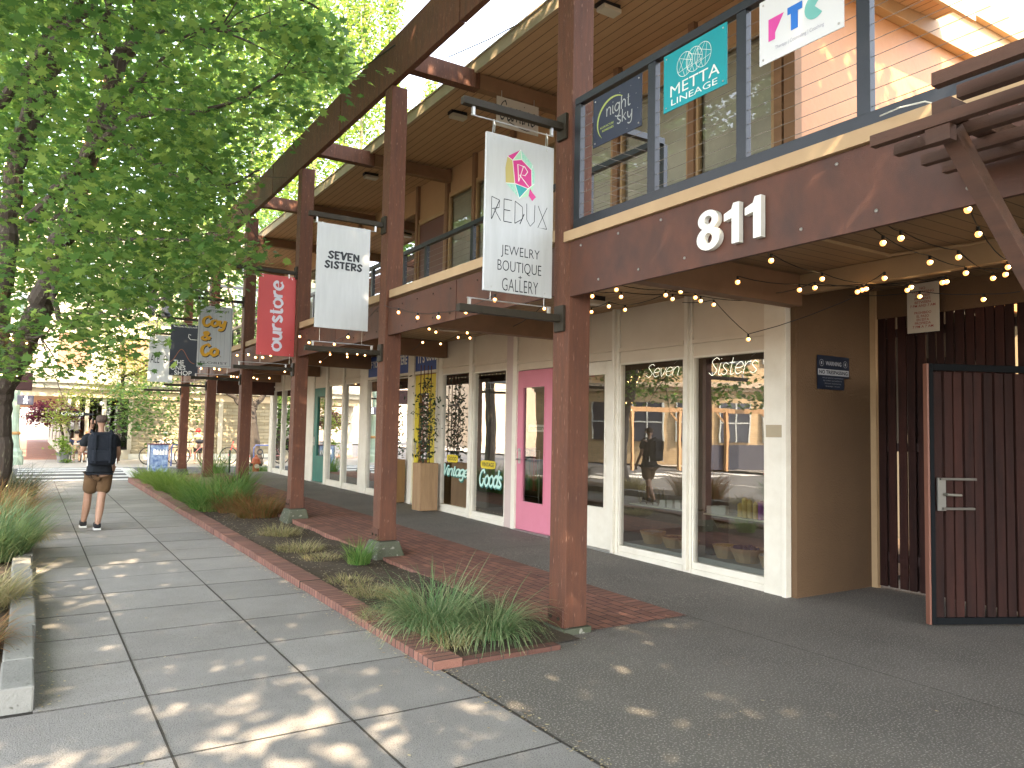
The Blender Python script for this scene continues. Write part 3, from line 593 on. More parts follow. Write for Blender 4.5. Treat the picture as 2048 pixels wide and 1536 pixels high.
MB().box(WF+.07, WF+.12, 5.2, 24.8, UZ, 6.7).build('back_wall', M('inner_wall', (.35, .33, .27), .9), B)
# textured end wall over the passage, orange in the sun
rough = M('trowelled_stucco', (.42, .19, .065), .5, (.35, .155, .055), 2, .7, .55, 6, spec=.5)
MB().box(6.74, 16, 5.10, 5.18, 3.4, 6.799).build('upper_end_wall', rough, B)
MB().box(6.63, 6.74, 5.06, 5.2, 3.4, 6.7).build('corner_stud', brn, B)
MB().box(6.75, 16, 4.98, 5.098, 6.585, 6.80).build('end_wall_beam', tanp, B, bevel=.005)
MB().box(6.75, 16, 5.11, 5.16, 6.80, 7.55).build('clerestory', M('clerestory_board', (.42, .27, .13), .7, (.38, .23, .1), 3, .6), B)
MB().box(9.31, 16, 5.02, 5.10, 7.2, 7.24).build('clerestory_trim', tanp, B)
# balcony deck edge strip, rails
MB().box(3.735, 3.80, -2, 5.15, 3.238, 3.325).build('deck_edge_trim', tanp, B, bevel=.003)
# ------------------------------------------------------------------ railings
cabm = M('cable_steel', (.22, .19, .16), .5, metal=.3)
def rail(name, label, segs, zb, zt, ncab, posts, first=True, bottom=True):
    """segs: (p0,p1) plan points; posts: plan points"""
    t = thing(name, label, 'railing', (segs[0][0][0], segs[0][0][1], zb), 'balcony railings')
    for a, b in segs:
        MB().bar((*a, zt-.03), (*b, zt-.03), .06, .06).build('top_rail', blk, t, bevel=.003)
        if bottom: MB().bar((*a, zb+.04), (*b, zb+.04), .06, .085).build('bottom_rail', blk, t, bevel=.003)
        for k in range(ncab):
            z = zb+.12+(zt-zb-.2)*k/(ncab-1)
            mb = MB(); mb.tube([(*a, z), (*b, z)], .0021, 5); mb.build('cable', cabm, t)
    for p in posts:
        MB().box(p[0]-.025, p[0]+.025, p[1]-.04, p[1]+.04, zb, zt-.061).build('rail_post', blk, t, bevel=.003)
    return t
rail('balcony_railing', 'black cable railing over the entry, hung with office signs', [((3.80, -1.8), (3.80, 5.06))], 3.33, 4.45, 11, [(3.80, y) for y in (5.03, 4.13, 3.29, 2.44, 1.6, .8, 0)])
rail('balcony_railing', 'short black cable railing closing the end of the entry deck', [((3.86, 5.2), (4.9, 5.2))], 3.4, 4.40, 11, [(4.9, 5.2), (3.9, 5.2)], bottom=False)
rail('balcony_railing', 'long black cable railing along the upper walkway behind the posts', [((4.9, 5.25), (4.9, 24.9))], 3.4, 4.42, 11, [(4.9, y) for y in (5.25, 6.3, 7.6, 8.8, 10.2, 11.0, 12.3, 14, 15.5, 17, 18.5, 20, 21.5, 23, 24.8)], bottom=False)
MB().box(4.8, 4.96, 5.2, 24.9, 3.401, 3.43).build('walkway_curb', brn, B)
# fairy soffit lamps
for (x, y, z, l) in ((5.48, 6.75, 6.62, 'black box lamp with frosted lens on the eave boards, nearest'), (5.48, 10.44, 6.62, 'black box lamp on the eave boards behind the jewelry sign'), (5.46, 14.0, 6.62, 'small black box lamp on the eave boards, third along'), (5.46, 17.8, 6.62, 'farthest black box lamp on the eave boards'),
   (5.55, 10.7, 3.297, 'black twin-head lamp under the balcony left of the nearest post'), (5.75, 7.3, 3.297, 'black twin-head lamp under the balcony right of the nearest post'), (5.5, 14.7, 3.297, 'black lamp under the balcony behind the white sign')):
    t = thing('soffit_lamp', l, 'lamp', (x, y, z-.12), 'black soffit lamps')
    MB().box(x-.14, x+.14, y-.07, y+.07, z-.055, z+.02).build('housing', blk, t, bevel=.006)
    MB().box(x-.13, x+.13, y-.10, y+.05, z-.11, z-.057).build('lens', M('frosted_lens', (.5, .47, .4), .3), t, bevel=.01)
# conduit under soffits
o = MB().tube([(4.6, 4.3, 3.28), (5.2, 3.9, 3.27), (6.4, 3.9, 3.27), (6.55, 3.3, 3.27), (6.5, 1, 3.27)], .013, 6).build('conduit', tanp); tag(o, 'thin tan conduit bent along the entry soffit', 'conduit')
# rough wood slat screen and gate
slm = M('slat_wood', (.048, .015, .010), .7, (.013, .006, .005), 3, .8, .3, 90, stretch=(6, 6, .6), spec=.2); islandvar(slm, .45, 1.15); slm2 = M('slat_wood_dark', (.035, .016, .013), .7, (.025, .012, .01), 3, .7, .2, 60)
t = thing('slat_screen', 'tall dark red-brown vertical slat screen closing the passage', 'screen', (8.02, 5.0, 0))
y = 5.02; random.seed(11)
mb = MB(); mb2 = MB()
while y > -1.8:
    w = random.uniform(.075, .095); mb.box(8.0, 8.02, y-w, y, .03, 2.969); g = random.choice([.012, .018, .03])
    mb2.box(8.06, 8.08, y-w-g-.04, y-w+random.choice([.02, -.004 if random.random() < .2 else .03]), .03, random.choice([2.967, 2.967, 2.967, 2.967, 2.5])); y -= w+g
mb.build('slat', slm, t, bevel=.002); mb2.build('backing_slat', slm2, t)
mb = MB()
for z in (.3, 1.5, 2.75): mb.box(8.021, 8.058, -1.8, 5.0, z, z+.09)
mb.build('crossbar', slm2, t)
t = thing('slat_gate', 'dark slat gate standing ajar with a steel lock box', 'gate', (8.0, 3.2, 0))
ga = Vector((6.8, 3.80, 0)); gb = Vector((7.95, 3.23, 0)); gd = (gb-ga).normalized(); gn = Vector((gd.y, -gd.x, 0)); rotg = Matrix((gd, -gn, Vector((0, 0, 1)))).transposed(); L_ = (gb-ga).length
mb = MB(); x = .045
while x < L_-.05:
    w = random.uniform(.07, .085); c = ga+gd*(x+w/2); mb.obox((c.x, c.y, 1.16), (w, .02, 2.18), rotg); x += w+random.choice([.008, .015, .025])
mb.build('slat', slm, t, bevel=.002)
mb = MB()
def gp(u, z, off=0): p = ga+gd*u+gn*off; return (p.x, p.y, z)
mb.obox(gp(.018, 1.17, .01), (.04, .05, 2.3), rotg); mb.obox(gp(L_-.02, 1.17, .01), (.04, .05, 2.3), rotg); mb.obox(gp(L_/2, .05, .01), (L_-.08, .045, .06), rotg); mb.obox(gp(L_/2, 2.29, .01), (L_-.08, .045, .06), rotg)
mb.build('frame', M('gate_frame', (.006, .007, .008), .8, spec=.12), t, bevel=.003)
MB().obox(gp(-.012, 1.17, 0), (.018, .055, 2.3), rotg).build('edge_board', M('gate_edge', (.17, .07, .045), .5), t)
t2 = MB().obox(gp(.09, 1.16, .045), (.075, .02, .29), rotg).build('lock_plate', M('lock_steel', (.16, .15, .13), .6, metal=.4), t, bevel=.002)
MB().obox(gp(.24, 1.295, .055), (.34, .035, .02), rotg).obox(gp(.24, 1.035, .055), (.30, .035, .02), rotg).build('guard_bar', M('dull_steel', (.10, .09, .075), .6, metal=.4), t2)
MB().tube([gp(.11, 1.16, .05), gp(.11, 1.16, .1), gp(.24, 1.155, .1)], .012, 7).build('lever', M('lever_metal', (.16, .15, .12), .5, metal=.5), t2)
# sunlit court behind the screen
MB().box(11.9, 12.0, -10, 30, 0, 6).build('courtyard_wall', M('court_wall', (.30, .23, .14), .8)); tag(bpy.data.objects['courtyard_wall'], 'tan courtyard wall glimpsed through the slat gaps', 'wall')
# signs in the passage
lk = M('ink_black', (.015, .018, .025), .5)
t = thing('warning_sign', 'dark blue warning sign with broken corner on the stucco wall', 'sign', (7.3, 5.09, 2.15))
nv = M('navy_sign', (.012, .018, .035), .4); O = (7.01, 5.083, 2.15); U = (1, 0, 0); V = (0, 0, 1)
MB().prism([(0, 0), (.46, 0), (.46, .13), (.55, .13), (.55, .36), (0, .36)], (7.01, 5.085, 2.15), U, V, .004).build('panel', nv, t)
mb = MB(); mb2 = MB(); O = (7.01, 5.0795, 2.15); poly(mb, [(0.01, .15), (.54, .15), (.54, .215), (.01, .215)], O, U, V)
put(mb, bfont('WARNING', .02), O, U, V, (.14, .255, .41, .30)); 
for q in range(4): put(mb, bfont(['this property is protected', 'by video surveillance', '24 hour monitoring', 'keep out'][q]), O, U, V, (.08+.02*q, .115-.03*q, .44-.02*q, .13-.03*q))
for cx in (.07, .48): line(mb, [(cx+.035*math.cos(a*PI/8), .28+.035*math.sin(a*PI/8)) for a in range(17)], .004, O, U, V); poly(mb, [(cx-.01, .265), (cx+.01, .265), (cx+.01, .295), (cx-.01, .295)], O, U, V)
mb.build('lettering', M('sign_grey', (.35, .36, .38), .6), t); put(mb2, bfont('NO TRESPASSING', .03), (7.01, 5.0785, 2.15), U, V, (.03, .163, .52, .203)); mb2.build('lettering', lk, t)
t = thing('no_trespassing_sign', 'white bilingual no trespassing sign with red text above the slats', 'sign', (7.88, 4.45, 2.76))
ntw = M('aged_white', (.5, .46, .38), .6); MB().box(7.90, 7.91, 4.28, 4.62, 2.76, 3.285).build('panel', ntw, t, bevel=.002)
mb = MB(); O = (7.8975, 4.62, 2.76); U = (0, -1, 0)
for k, (s_, w_) in enumerate((('NO', .06), ('TRESPASSING', .24), ('ON THESE', .16), ('PREMISES', .17), ('BETWEEN', .17), ('7 PM AND 7 AM', .27), ('', 0), ('PROHIBIDO', .18), ('EL PASO', .13), ('EN ESTA', .13), ('PROPIEDA', .17), ('7 PM A 7 AM', .22))):
    if s_: put(mb, bfont(s_, .01), O, U, V, (.17-w_/2, .455-.037*k, .17+w_/2, .482-.037*k))
mb.build('lettering', M('sign_red', (.28, .05, .04), .6), t)
# ------------------------------------------------------------------ slatted canopy, top right
wt_ = M('weathered_timber', (.10, .046, .028), .75, (.05, .028, .02), 3, .8, .3, 90, stretch=(6, .8, 6))
t = thing('slatted_canopy', 'brown slatted trellis canopy jutting out beside the numerals', 'canopy', (3.4, 1.4, 2.9))
for x in (2.70, 2.87, 3.06, 3.24, 3.46, 3.64): MB().box(x, x+.045, -1.2, 1.95 if x > 3 else 1.48, 2.925, 2.975).build('slat', wt_, t, bevel=.002)
for x0_, yy in ((3.10, 1.62), (2.7, -.6)): MB().box(x0_, 3.765, yy, yy+.08, 2.976, 3.045).build('arm', wt_, t, bevel=.003)
MB().bar((3.17, 1.66, 2.93), (3.86, 1.53, 2.08), .07, .07, (0, 1, 0)).build('brace', wt_, t, bevel=.003)
MB().box(3.07, 3.12, 1.61, 1.71, 2.86, 2.924).build('bracket_plate', wt_, t)
mb = MB(); mb.tube([aty(1905, 245, 1.9), aty(1880, 210, 1.95), aty(1850, 203, 2.0), aty(1800, 215, 2.1), aty(1760, 232, 2.3)], .004, 5); o = mb.build('wire', M('white_wire', (.6, .58, .5), .5)); tag(o, 'loose pale wire arching from the railing foot to the slatted canopy', 'wire')
# ------------------------------------------------------------------ hanging signs
sw_ = M('sign_white', (.50, .52, .53), .55, (.45, .47, .48), 3, .5, .05, 20, stretch=(8, 8, 1)); X_, Z_ = (1, 0, 0), (0, 0, 1)
hk = 'hanging signs along the arcade'
def hang(name, label, i, x0, x1, z0, z1, mat, tilt=0):
    y = PY[i]+.115; t = thing(name, label, 'sign', ((x0+x1)/2, y, z0), hk)
    MB().box(x0, x1, y-.012, y+.012, z0, z1).build('panel', mat, t, bevel=.002)
    for xx in (x0+.07, x1-.07):
        mb = MB(); zr = 4.15;  mb.tube([(xx, y-.014, z1-.05), (xx-.012, y-.004, z1+.01), (xx, y, zr+.012), (xx+.012, y, zr-.03), (xx+.008, y, z1+.01)], .0045, 5); mb.build('hook', gold, t)
        mb = MB(); mb.tube([(xx, y-.014, z0+.04), (xx, y, z0-.02), (xx, y, 2.69)], .0025 if i < 2 else .004, 5); mb.build('hook', gold, t)
    return t, (x0, y-.0135, z0)
# jewelry sign
t, O = hang('hanging_sign', 'big white jewelry boutique sign with a pink gem emblem', 0, 3.0, 3.66, 2.76, 4.045, sw_)
gm_ = [M('gem_pink', (.55, .03, .22), .5), M('gem_mint', (.35, .62, .42), .5), M('gem_ochre', (.45, .38, .13), .5), M('gem_teal', (.02, .32, .34), .5), M('gem_speckle', (.45, .65, .55), .6, (.2, .55, .42), 60, .5)]
mb = MB(); W_, H_ = .66, 1.285
def gp2(x, y): return ((x-1630)/ (2048-1630+130)*W_ + .0, 0)
G = lambda u, v: (.18+u*.31, .80+v*.40)   # gem box
P = dict(t=G(.47, 1), tl=G(.06, .80), l=G(.0, .55), bl=G(.02, .24), b=G(.45, -.02), br=G(.82, .10), r=G(.92, .35), ru=G(.92, .6), tr=G(.86, .74), il=G(.22, .74), it=G(.5, .80), ir=G(.82, .63), irb=G(.84, .30), ib=G(.72, .22), ibl=G(.30, .27))
def pg(keys, m): poly(mb, [P[k] for k in keys], O, X_, Z_, m)
pg(['il', 'it', 'ir', 'irb', 'ib', 'ibl'], 0); pg(['t', 'tl', 'il'], 0); pg(['t', 'il', 'it'], 1); pg(['t', 'it', 'ir', 'tr'], 4); pg(['tl', 'l', 'bl', 'ibl', 'il'], 2); pg(['tr', 'ir', 'irb', 'r', 'ru'], 4); pg(['ibl', 'ib', 'b'], 3); pg(['bl', 'ibl', 'b'], 4); pg(['ib', 'irb', 'r', 'br', 'b'], 1)
poly(mb, [G(.78, .24), G(.86, .16), G(.98, .08), G(.86, -.02), G(.74, .08)], O, X_, Z_, 0, .0005)
mb.build('emblem', gm_, t)
mb = MB(); kl = M('emblem_line', (.72, .72, .70), .5)
for a, b in (('il', 'it'), ('it', 'ir'), ('ir', 'irb'), ('irb', 'ib'), ('ib', 'ibl'), ('ibl', 'il'), ('t', 'il'), ('t', 'it'), ('tl', 'il'), ('bl', 'ibl'), ('b', 'ibl'), ('b', 'ib'), ('tr', 'ir'), ('r', 'irb')): line(mb, [P[a], P[b]], .006, O, X_, Z_, z=.001)
line(mb, [G(.42, .33), G(.38, .68), G(.60, .66), G(.70, .57), G(.62, .48), G(.44, .47), G(.74, .26)], .008, O, X_, Z_, z=.0012); line(mb, [G(.42, .33), G(.56, .66)], .006, O, X_, Z_, z=.0014)
mb.build('emblem_line', kl, t)
mb = MB(); put(mb, strokes('REDUX', .05, .05, straight=True, gap=.15), O, X_, Z_, (.055, .575, .60, .765))
line(mb, [(.06, .58), (.13, .74)], .007, O, X_, Z_); line(mb, [(.33, .58), (.37, .67)], .007, O, X_, Z_)
for s_, b in (('JEWELRY', (.155, .285, .53, .385)), ('BOUTIQUE', (.125, .16, .55, .262)), ('GALLERY', (.17, .015, .52, .118))): put(mb, bfont(s_, -.012), O, X_, Z_, b)
put(mb, bfont('+'), O, X_, Z_, (.325, .125, .36, .152)); mb.build('lettering', lk, t)
# bubble letters
t, O = hang('hanging_sign', 'tall white sign with black bubble letters, lower part blank', 1, 2.89, 3.575, 2.86, 4.16, sw_)
mb = MB(); put(mb, strokes('SEVEN', .40, .40, gap=.26, rnd=True), O, X_, Z_, (.135, .858, .545, .968)); put(mb, strokes('SISTERS', .40, .40, gap=.26, rnd=True), O, X_, Z_, (.095, .738, .59, .842)); mb.build('lettering', lk, t)
t, O = hang('hanging_sign', 'coral red sign with pale vertical lettering', 2, 3.14, 3.765, 2.82, 4.175, M('sign_coral', (.55, .085, .085), .55, (.50, .075, .08), 2, .5))
mb = MB(); put(mb, strokes('ourstore', .30, .07, gap=.1), O, X_, Z_, (.20, .07, .42, 1.27), rot=True)
mb.build('lettering', M('sign_lilac', (.62, .62, .70), .6), t)
t, O = hang('hanging_sign', 'white sign with yellow black-shadowed ornate letters', 3, 2.885, 3.56, 2.83, 4.11, sw_)
mb = MB()
for (s_, b) in (('Coy', (.06, .76, .56, 1.08)), ('&', (.05, .545, .27, .75)), ('Co.', (.05, .215, .46, .50))):
    st = strokes(s_, .44, .14, .12, gap=.06); put(mb, st, O, X_, Z_, (b[0]+.012, b[1]-.018, b[2]+.012, b[3]-.018), 1, z=.0005); put(mb, st, O, X_, Z_, (b[0], b[1], b[2]-.005, b[3]), 0, z=.001)
put(mb, bfont('BUTTONHOLE'), O, X_, Z_, (.14, 1.16, .60, 1.20), 1); put(mb, bfont('FLORIST'), O, X_, Z_, (.06, .07, .60, .115), 1)
for a, b in (((.03, .03), (.645, .03)), ((.645, .03), (.645, 1.25)), ((.645, 1.25), (.03, 1.25)), ((.03, 1.25), (.03, .03))): line(mb, [a, b], .007, O, X_, Z_, 2)
for k in range(6): line(mb, [(.1+.085*k, .15), (.1+.085*k, 1.12)], .003, O, X_, Z_, 2)
mb.build('lettering', [M('sign_yellow', (.68, .36, .02), .5), lk, M('sign_line', (.18, .2, .25), .6)], t)
t, O = hang('hanging_sign', 'charcoal sign with white capitals and a thin copper curve', 4, 2.885, 3.545, 2.84, 4.11, M('sign_charcoal', (.035, .04, .052), .6))
mb = MB()
for s_, b in (('THE', (.09, .25, .33, .38)), ('ONES', (.03, .135, .37, .245)), ('SHOP', (.12, .01, .52, .12)), ('MADE IN PORTLAND', (.07, 1.2, .62, 1.23))): put(mb, bfont(s_, .005), O, X_, Z_, b)
line(mb, [(.47, 1.02), (.42, 1.04), (.41, .97), (.46, .91), (.62, .91)], .012, O, X_, Z_)
line(mb, [(x*.66/8, .3+.35*math.exp(-((x-3.2)/1.9)**2)) for x in [k*.25 for k in range(29)]], .012, O, X_, Z_, 1)
mb.build('lettering', [pal, M('copper_line', (.35, .13, .06), .5)], t)
t, O = hang('hanging_sign', 'farthest white sign with thin capitals, partly behind the charcoal sign', 5, 2.86, 3.52, 2.84, 4.21, sw_)
mb = MB(); put(mb, bfont('ALE', .0), O, X_, Z_, (.05, .55, .29, .79)); put(mb, bfont('O', .0), O, X_, Z_, (.40, .55, .50, .79)); mb.build('lettering', lk, t)
# small oval-lettered white sign inside the balcony
t = thing('hanging_sign', 'small white salon sign with black script under the eave', 'sign', (5.7, 9.0, 5.9)); 
MB().box(5.34, 6.05, 9.0, 9.012, 5.9, 6.33).build('panel', M('sign_cream', (.45, .42, .38), .6), t, bevel=.003)
mb = MB(); O = (5.34, 8.9985, 5.9); put(mb, strokes('Gamine', .16, .04, .25), O, X_, Z_, (.05, .10, .66, .40)); line(mb, [(.2, .1), (.35, .05), (.5, .03), (.6, .06)], .012, O, X_, Z_); mb.build('lettering', lk, t)
for x in (5.42, 5.97): MB().tube([(x, 9.006, 6.3), (x, 9.006, 6.42)], .006, 5).build('hook', gold, t)
# office signs on the entry railing (face the street)
U = (0, -1, 0); V = (0, 0, 1)
def osign(label, y1, y0, z0, z1, mat):
    t = thing('office_sign', label, 'sign', (3.765, y1, z0), 'office signs on the railing'); MB().box(3.760, 3.768, y0, y1, z0, z1).build('panel', mat, t, bevel=.001)
    mb = MB()
    for yy in (y0+.03, y1-.03):
        for zz in (z0+.03, z1-.03): mb.ball((3.759, yy, zz), .007, 4)
    mb.build('screw', galv, t); return t, (3.7585, y1, z0)
t, O = osign('dark navy sign with a pale crescent hung on the entry railing', 4.80, 4.22, 3.94, 4.345, M('navy_panel', (.018, .024, .045), .45))
mb = MB(); arc = [(.22+.20*math.cos(a)*.95, .2+.19*math.sin(a)) for a in [R(205-k*8) for k in range(20)]]
arc = [(.25+.19*math.cos(R(225-k*9)), .17+.17*math.sin(R(225-k*9))) for k in range(20)]
for k in range(len(arc)-1): w = .003+.017*math.sin(PI*k/19); line(mb, arc[k:k+2], w, O, U, V, 1)
put(mb, strokes('night', .15, .03), O, U, V, (.17, .16, .46, .31)); put(mb, strokes('sky', .15, .03), O, U, V, (.30, .06, .48, .20))
put(mb, bfont('ACUPUNCTURE', .01), O, U, V, (.09, .125, .26, .142), 1); put(mb, bfont('REMEDIES', .01), O, U, V, (.12, .095, .26, .112), 1)
for p in ((.46, .35), (.52, .27), (.54, .15), (.33, .345), (.42, .03)): poly(mb, [(p[0]-.003, p[1]), (p[0], p[1]-.004), (p[0]+.003, p[1]), (p[0], p[1]+.004)], O, U, V)
mb.build('lettering', [M('sign_silver', (.32, .34, .33), .5), M('sign_lime', (.32, .38, .10), .5)], t)
t, O = osign('bright teal sign with overlapping line circles', 3.985, 3.395, 3.945, 4.365, M('teal_panel', (.0, .27, .31), .45))
mb = MB(); tl = M('sign_pale', (.66, .72, .70), .5)
for cx in (.21, .30, .38):
    c = [(cx+.075*math.cos(k*PI/12), .285+.085*math.sin(k*PI/12)) for k in range(25)]; line(mb, c, .004, O, U, V)
    for a_ in (0, 5, 9, 14, 19): line(mb, [c[a_], c[(a_+9) % 24]], .003, O, U, V, z=.0003)
for s_, b in (('METTA', (.07, .095, .53, .175)),):
    put(mb, bfont(s_, 0), O, U, V, b)
put(mb, bfont('LINEAGE', 0), O, U, V, (.08, .03, .51, .075)); mb.build('lettering', tl, t)
t, O = osign('white sign with pink, blue and mint letter shapes', 3.13, 2.545, 3.95, 4.36, M('white_panel_sign', (.66, .68, .70), .45))
mb = MB()
poly(mb, [(.07, .13), (.12, .13), (.12, .17), (.185, .27), (.07, .27)], O, U, V, 0); poly(mb, [(.21, .235), (.315, .235), (.315, .28), (.21, .28)], O, U, V, 1, .0003); poly(mb, [(.235, .13), (.285, .13), (.285, .28), (.235, .28)], O, U, V, 1, .0006)
c = [(.40+.07*math.cos(R(45+k*15)), .205+.075*math.sin(R(45+k*15))) for k in range(19)]; poly(mb, [(.40, .205)]+c, O, U, V, 2)
for k, s_ in enumerate(('PORTLAND', 'THERAPY', 'CENTER')): put(mb, bfont(s_), O, U, V, (.455, .315-.032*k, .56, .335-.032*k), 3)
put(mb, bfont('Therapy | Counseling | Coaching'), O, U, V, (.12, .055, .46, .085), 3)
mb.build('lettering', [M('lt_pink', (.62, .06, .33), .5), M('lt_blue', (.02, .16, .58), .5), M('lt_mint', (.16, .45, .42), .5), M('lt_grey', (.33, .33, .42), .5)], t)
t, O = osign('green sign cropped by the top edge', 2.37, 1.85, 4.06, 4.46, M('green_panel', (.02, .30, .17), .5))
mb = MB(); put(mb, bfont('Acupuncture Health'), O, U, V, (.06, .04, .44, .075)); mb.build('lettering', pal, t)
# window neon
nm = emis('neon_tube', (1, .93, .75), .32)
def neon(txt, y1, y0, z0, z1, lab):
    t = thing('neon_sign', lab, 'neon sign', (6.76, (y0+y1)/2, z0)); mb = MB(); put(mb, strokes(txt, .05, .05, .25, gap=.0), (6.73, y1, z0), (0, -1, 0), (0, 0, 1), (0, 0, y1-y0, z1-z0)); mb.build('tube', nm, t)
    MB().tube([(6.74, y1-.1, z1-.04), (6.74, y1-.02, 2.56)], .003, 4).tube([(6.74, y0+.1, z1-.02), (6.74, y0+.02, 2.56)], .003, 4).build('cable', galv, t)
neon('Seven', 7.42, 6.82, 2.36, 2.53, 'faint cursive neon word at the top of the left big window'); neon('Sisters', 6.34, 5.62, 2.33, 2.54, 'bright cursive neon word at the top of the window nearest the passage')
# painted window lettering
def winlett(txt, y1, y0, z0, z1, lab, badge, by):
    t = thing('window_lettering', lab, 'window lettering', (6.69, y1, z0)); mb = MB(); st = strokes(txt, .27, .1, .25, gap=.0); D = (0, -1, 0)
    put(mb, st, (6.697, y1-.025, z0-.025), D, V, (0, 0, y1-y0, z1-z0), 1); put(mb, st, (6.695, y1, z0), D, V, (0, 0, y1-y0, z1-z0), 0)
    b1, b0, c0, c1 = by; n_ = 10; c = []
    for k in range(n_*2): a = PI*k/n_; c.append(((b1-b0)/2*(1+(abs(math.cos(a))**.4)*(1 if math.cos(a) > 0 else -1)), (c1-c0)/2*(1+(abs(math.sin(a))**.4)*(1 if math.sin(a) > 0 else -1))))
    poly(mb, c, (6.696, b1, c0), D, V, 2); put(mb, bfont(badge, .02), (6.694, b1, c0), D, V, (.05, (c1-c0)*.25, b1-b0-.05, (c1-c0)*.75), 3); mb.build('lettering', [M('paint_mint', (.45, .66, .58), .6), M('paint_green', (.02, .12, .09), .6), M('paint_yellow', (.60, .46, .03), .6), lk], t)
winlett('Vintage', 12.98, 12.0, .70, 1.0, 'mint brush-script word painted on the left window under a yellow badge', 'GOOD', (12.85, 12.42, 1.03, 1.17))
winlett('Goods', 11.62, 10.86, .66, .98, 'mint brush-script word painted on the window beside the pink door', 'VINTAGE', (11.58, 11.08, .98, 1.12))
t = thing('shop_sticker', 'white shop sign hung inside the pink door glass', 'sign', (6.7, 9.9, 1.63)); MB().box(6.70, 6.705, 9.6, 10.1, 1.63, 1.74).build('panel', pal, t); mb = MB(); put(mb, bfont('ourstore', .03), (6.699, 10.08, 1.63), (0, -1, 0), V, (.03, .03, .44, .09)); mb.build('lettering', M('ink_green', (.03, .12, .08), .6), t)
MB().box(WF-.058, WF-.051, 5.22, 5.43, 1.63, 1.76).build('taped_notice', M('masking_tape', (.36, .30, .2), .7)); tag(bpy.data.objects['taped_notice'], 'strip of tan tape across the white corner board', 'tape')
# ------------------------------------------------------------------ string lights
bulb = emis('bulb_glow', (1, .40, .10), .42); bulbh = emis('bulb_core', (1, .70, .34), 3.5)
bcord = M('black_cord', (.01, .01, .01), .5)
def c1(l): return [(1448+.293*x, 350+.293*y) for x, y in l]
def c2(l): return [(1080+.1953*x, 440+.1953*y) for x, y in l]
def c3(l): return [(800+.1465*x, 600+.1465*y) for x, y in l]
def c4(l): return [(540+.1465*x, 600+.1465*y) for x, y in l]
def c5(l): return [(250+.1953*x, 570+.1953*y) for x, y in l]
def string(lab, pts, fn, r=.022, ends=()):
    P3 = [Vector(fn(*p)) for p in pts]; t = thing('string_light', lab, 'string light', P3[0], 'festoon bulb strings'); path = []
    E0 = [Vector(e) for e in ends[:1]]; E1 = [Vector(e) for e in ends[1:]]
    tops = E0+[p+Vector((0, 0, .055)) for p in P3]+E1
    for a, b in zip(tops[:-1], tops[1:]):
        sag = min(.12, (b-a).length*.06)
        for k in range(4): q = a.lerp(b, k/4); q.z -= sag*4*(k/4)*(1-k/4)*.5; path.append(q)
    path.append(tops[-1]); MB().tube(path, .0042, 5).build('cord', bcord, t)
    for p in P3:
        b = MB().ball(p, r, 6).build('bulb', bulb, t, smooth=True); MB().tube([p+Vector((0, 0, .018)), p+Vector((0, 0, .055))], .012, 6).build('socket', bcord, b)
        MB().ball(p+Vector((-.55*r, -.85*r, 0)), r*.5, 5).build('filament', bulbh, b)
zc = lambda z: (lambda x, y: atz(x, y, z))
xc = lambda X: (lambda x, y: atx(x, y, X))
yc = lambda Y: (lambda x, y: aty(x, y, Y))
string('bulb string from the fascia beside the second numeral back over the entry', c1([(322, 585), (670, 710), (970, 778), (1250, 787), (1518, 730)]), zc(3.05), ends=(aty(1535, 500, 3.2),))
string('bulb string crossing the entry just under the tan beam', c1([(93, 732), (515, 785), (942, 785), (1277, 767), (1490, 735)]), zc(3.02))
string('bulb string across the middle of the entry ceiling', c1([(1085, 465), (1405, 597), (1650, 670), (1920, 680)]), zc(3.05), ends=(atz(1745, 455, 3.2),))
string('bulb string hung nearest the right edge over the entry', c1([(1663, 238), (1735, 405), (1938, 630)]), zc(3.05))
string('bulb string running toward the bilingual sign', c1([(1207, 432), (1600, 562), (1835, 705)]), zc(3.06), ends=(atz(1778, 452, 3.25),))
string('short bulb string over the end of the white shop front', c1([(28, 800), (332, 845)])+c1([(620, 770), (910, 798), (1095, 705)]), zc(3.02))
string('low bulb string sagging in front of the shop window corner', c2([(1778, 868)])+c1([(165, 1122)]), xc(6.3), ends=(atx(1365, 605, 6.3), atz(1750, 575, 3.1)))
string('bulb string in front of the slat screen top', c1([(1335, 830), (1770, 850)]), xc(7.6), ends=(atx(1680, 590, 7.6), atx(2040, 583, 7.6)))
string('bulb string just behind the left end of the entry fascia', c2([(535, 782), (830, 788), (1357, 810), (1645, 830)])+c1([(213, 888)]), zc(3.1))
string('bulb string close under the fascia right of the nearest post', c2([(782, 715), (1287, 770), (1590, 795), (1925, 742)]), zc(3.08))
string('bulb string beside the twin-head lamp under the balcony', c2([(527, 942), (705, 885), (870, 920), (1440, 735), (1415, 585)]), zc(3.08))
string('bulb string draped outside the fascia between the nearest posts', c4([(1755, 170), (2015, 240)])+c3([(525, 235), (900, 165), (1295, 0)]), xc(3.72), ends=((3.75, 9.0, 3.2), (3.72, 5.4, 3.1)))
string('bulb string under the balcony behind the big bracket', c3([(400, 395), (490, 440), (918, 450), (1340, 455), (1418, 440), (1970, 120)]), zc(3.1))
string('bulb string along the shop front top beside the blue signboard', c3([(312, 580), (555, 600), (795, 512), (955, 520), (1300, 420), (1918, 460)]), zc(3.1), ends=(atz(822, 700, 3.1),))
string('bulb string draped outside the fascia left of the second post', c4([(408, 500), (535, 583), (880, 605), (1068, 508)]), xc(3.72), ends=((3.72, 12.8, 3.1), (3.75, 9.2, 3.2)))
string('bulb string under the balcony below the white sign', c4([(818, 702), (1053, 740), (1193, 743), (1298, 757), (1445, 735)]), zc(3.1))
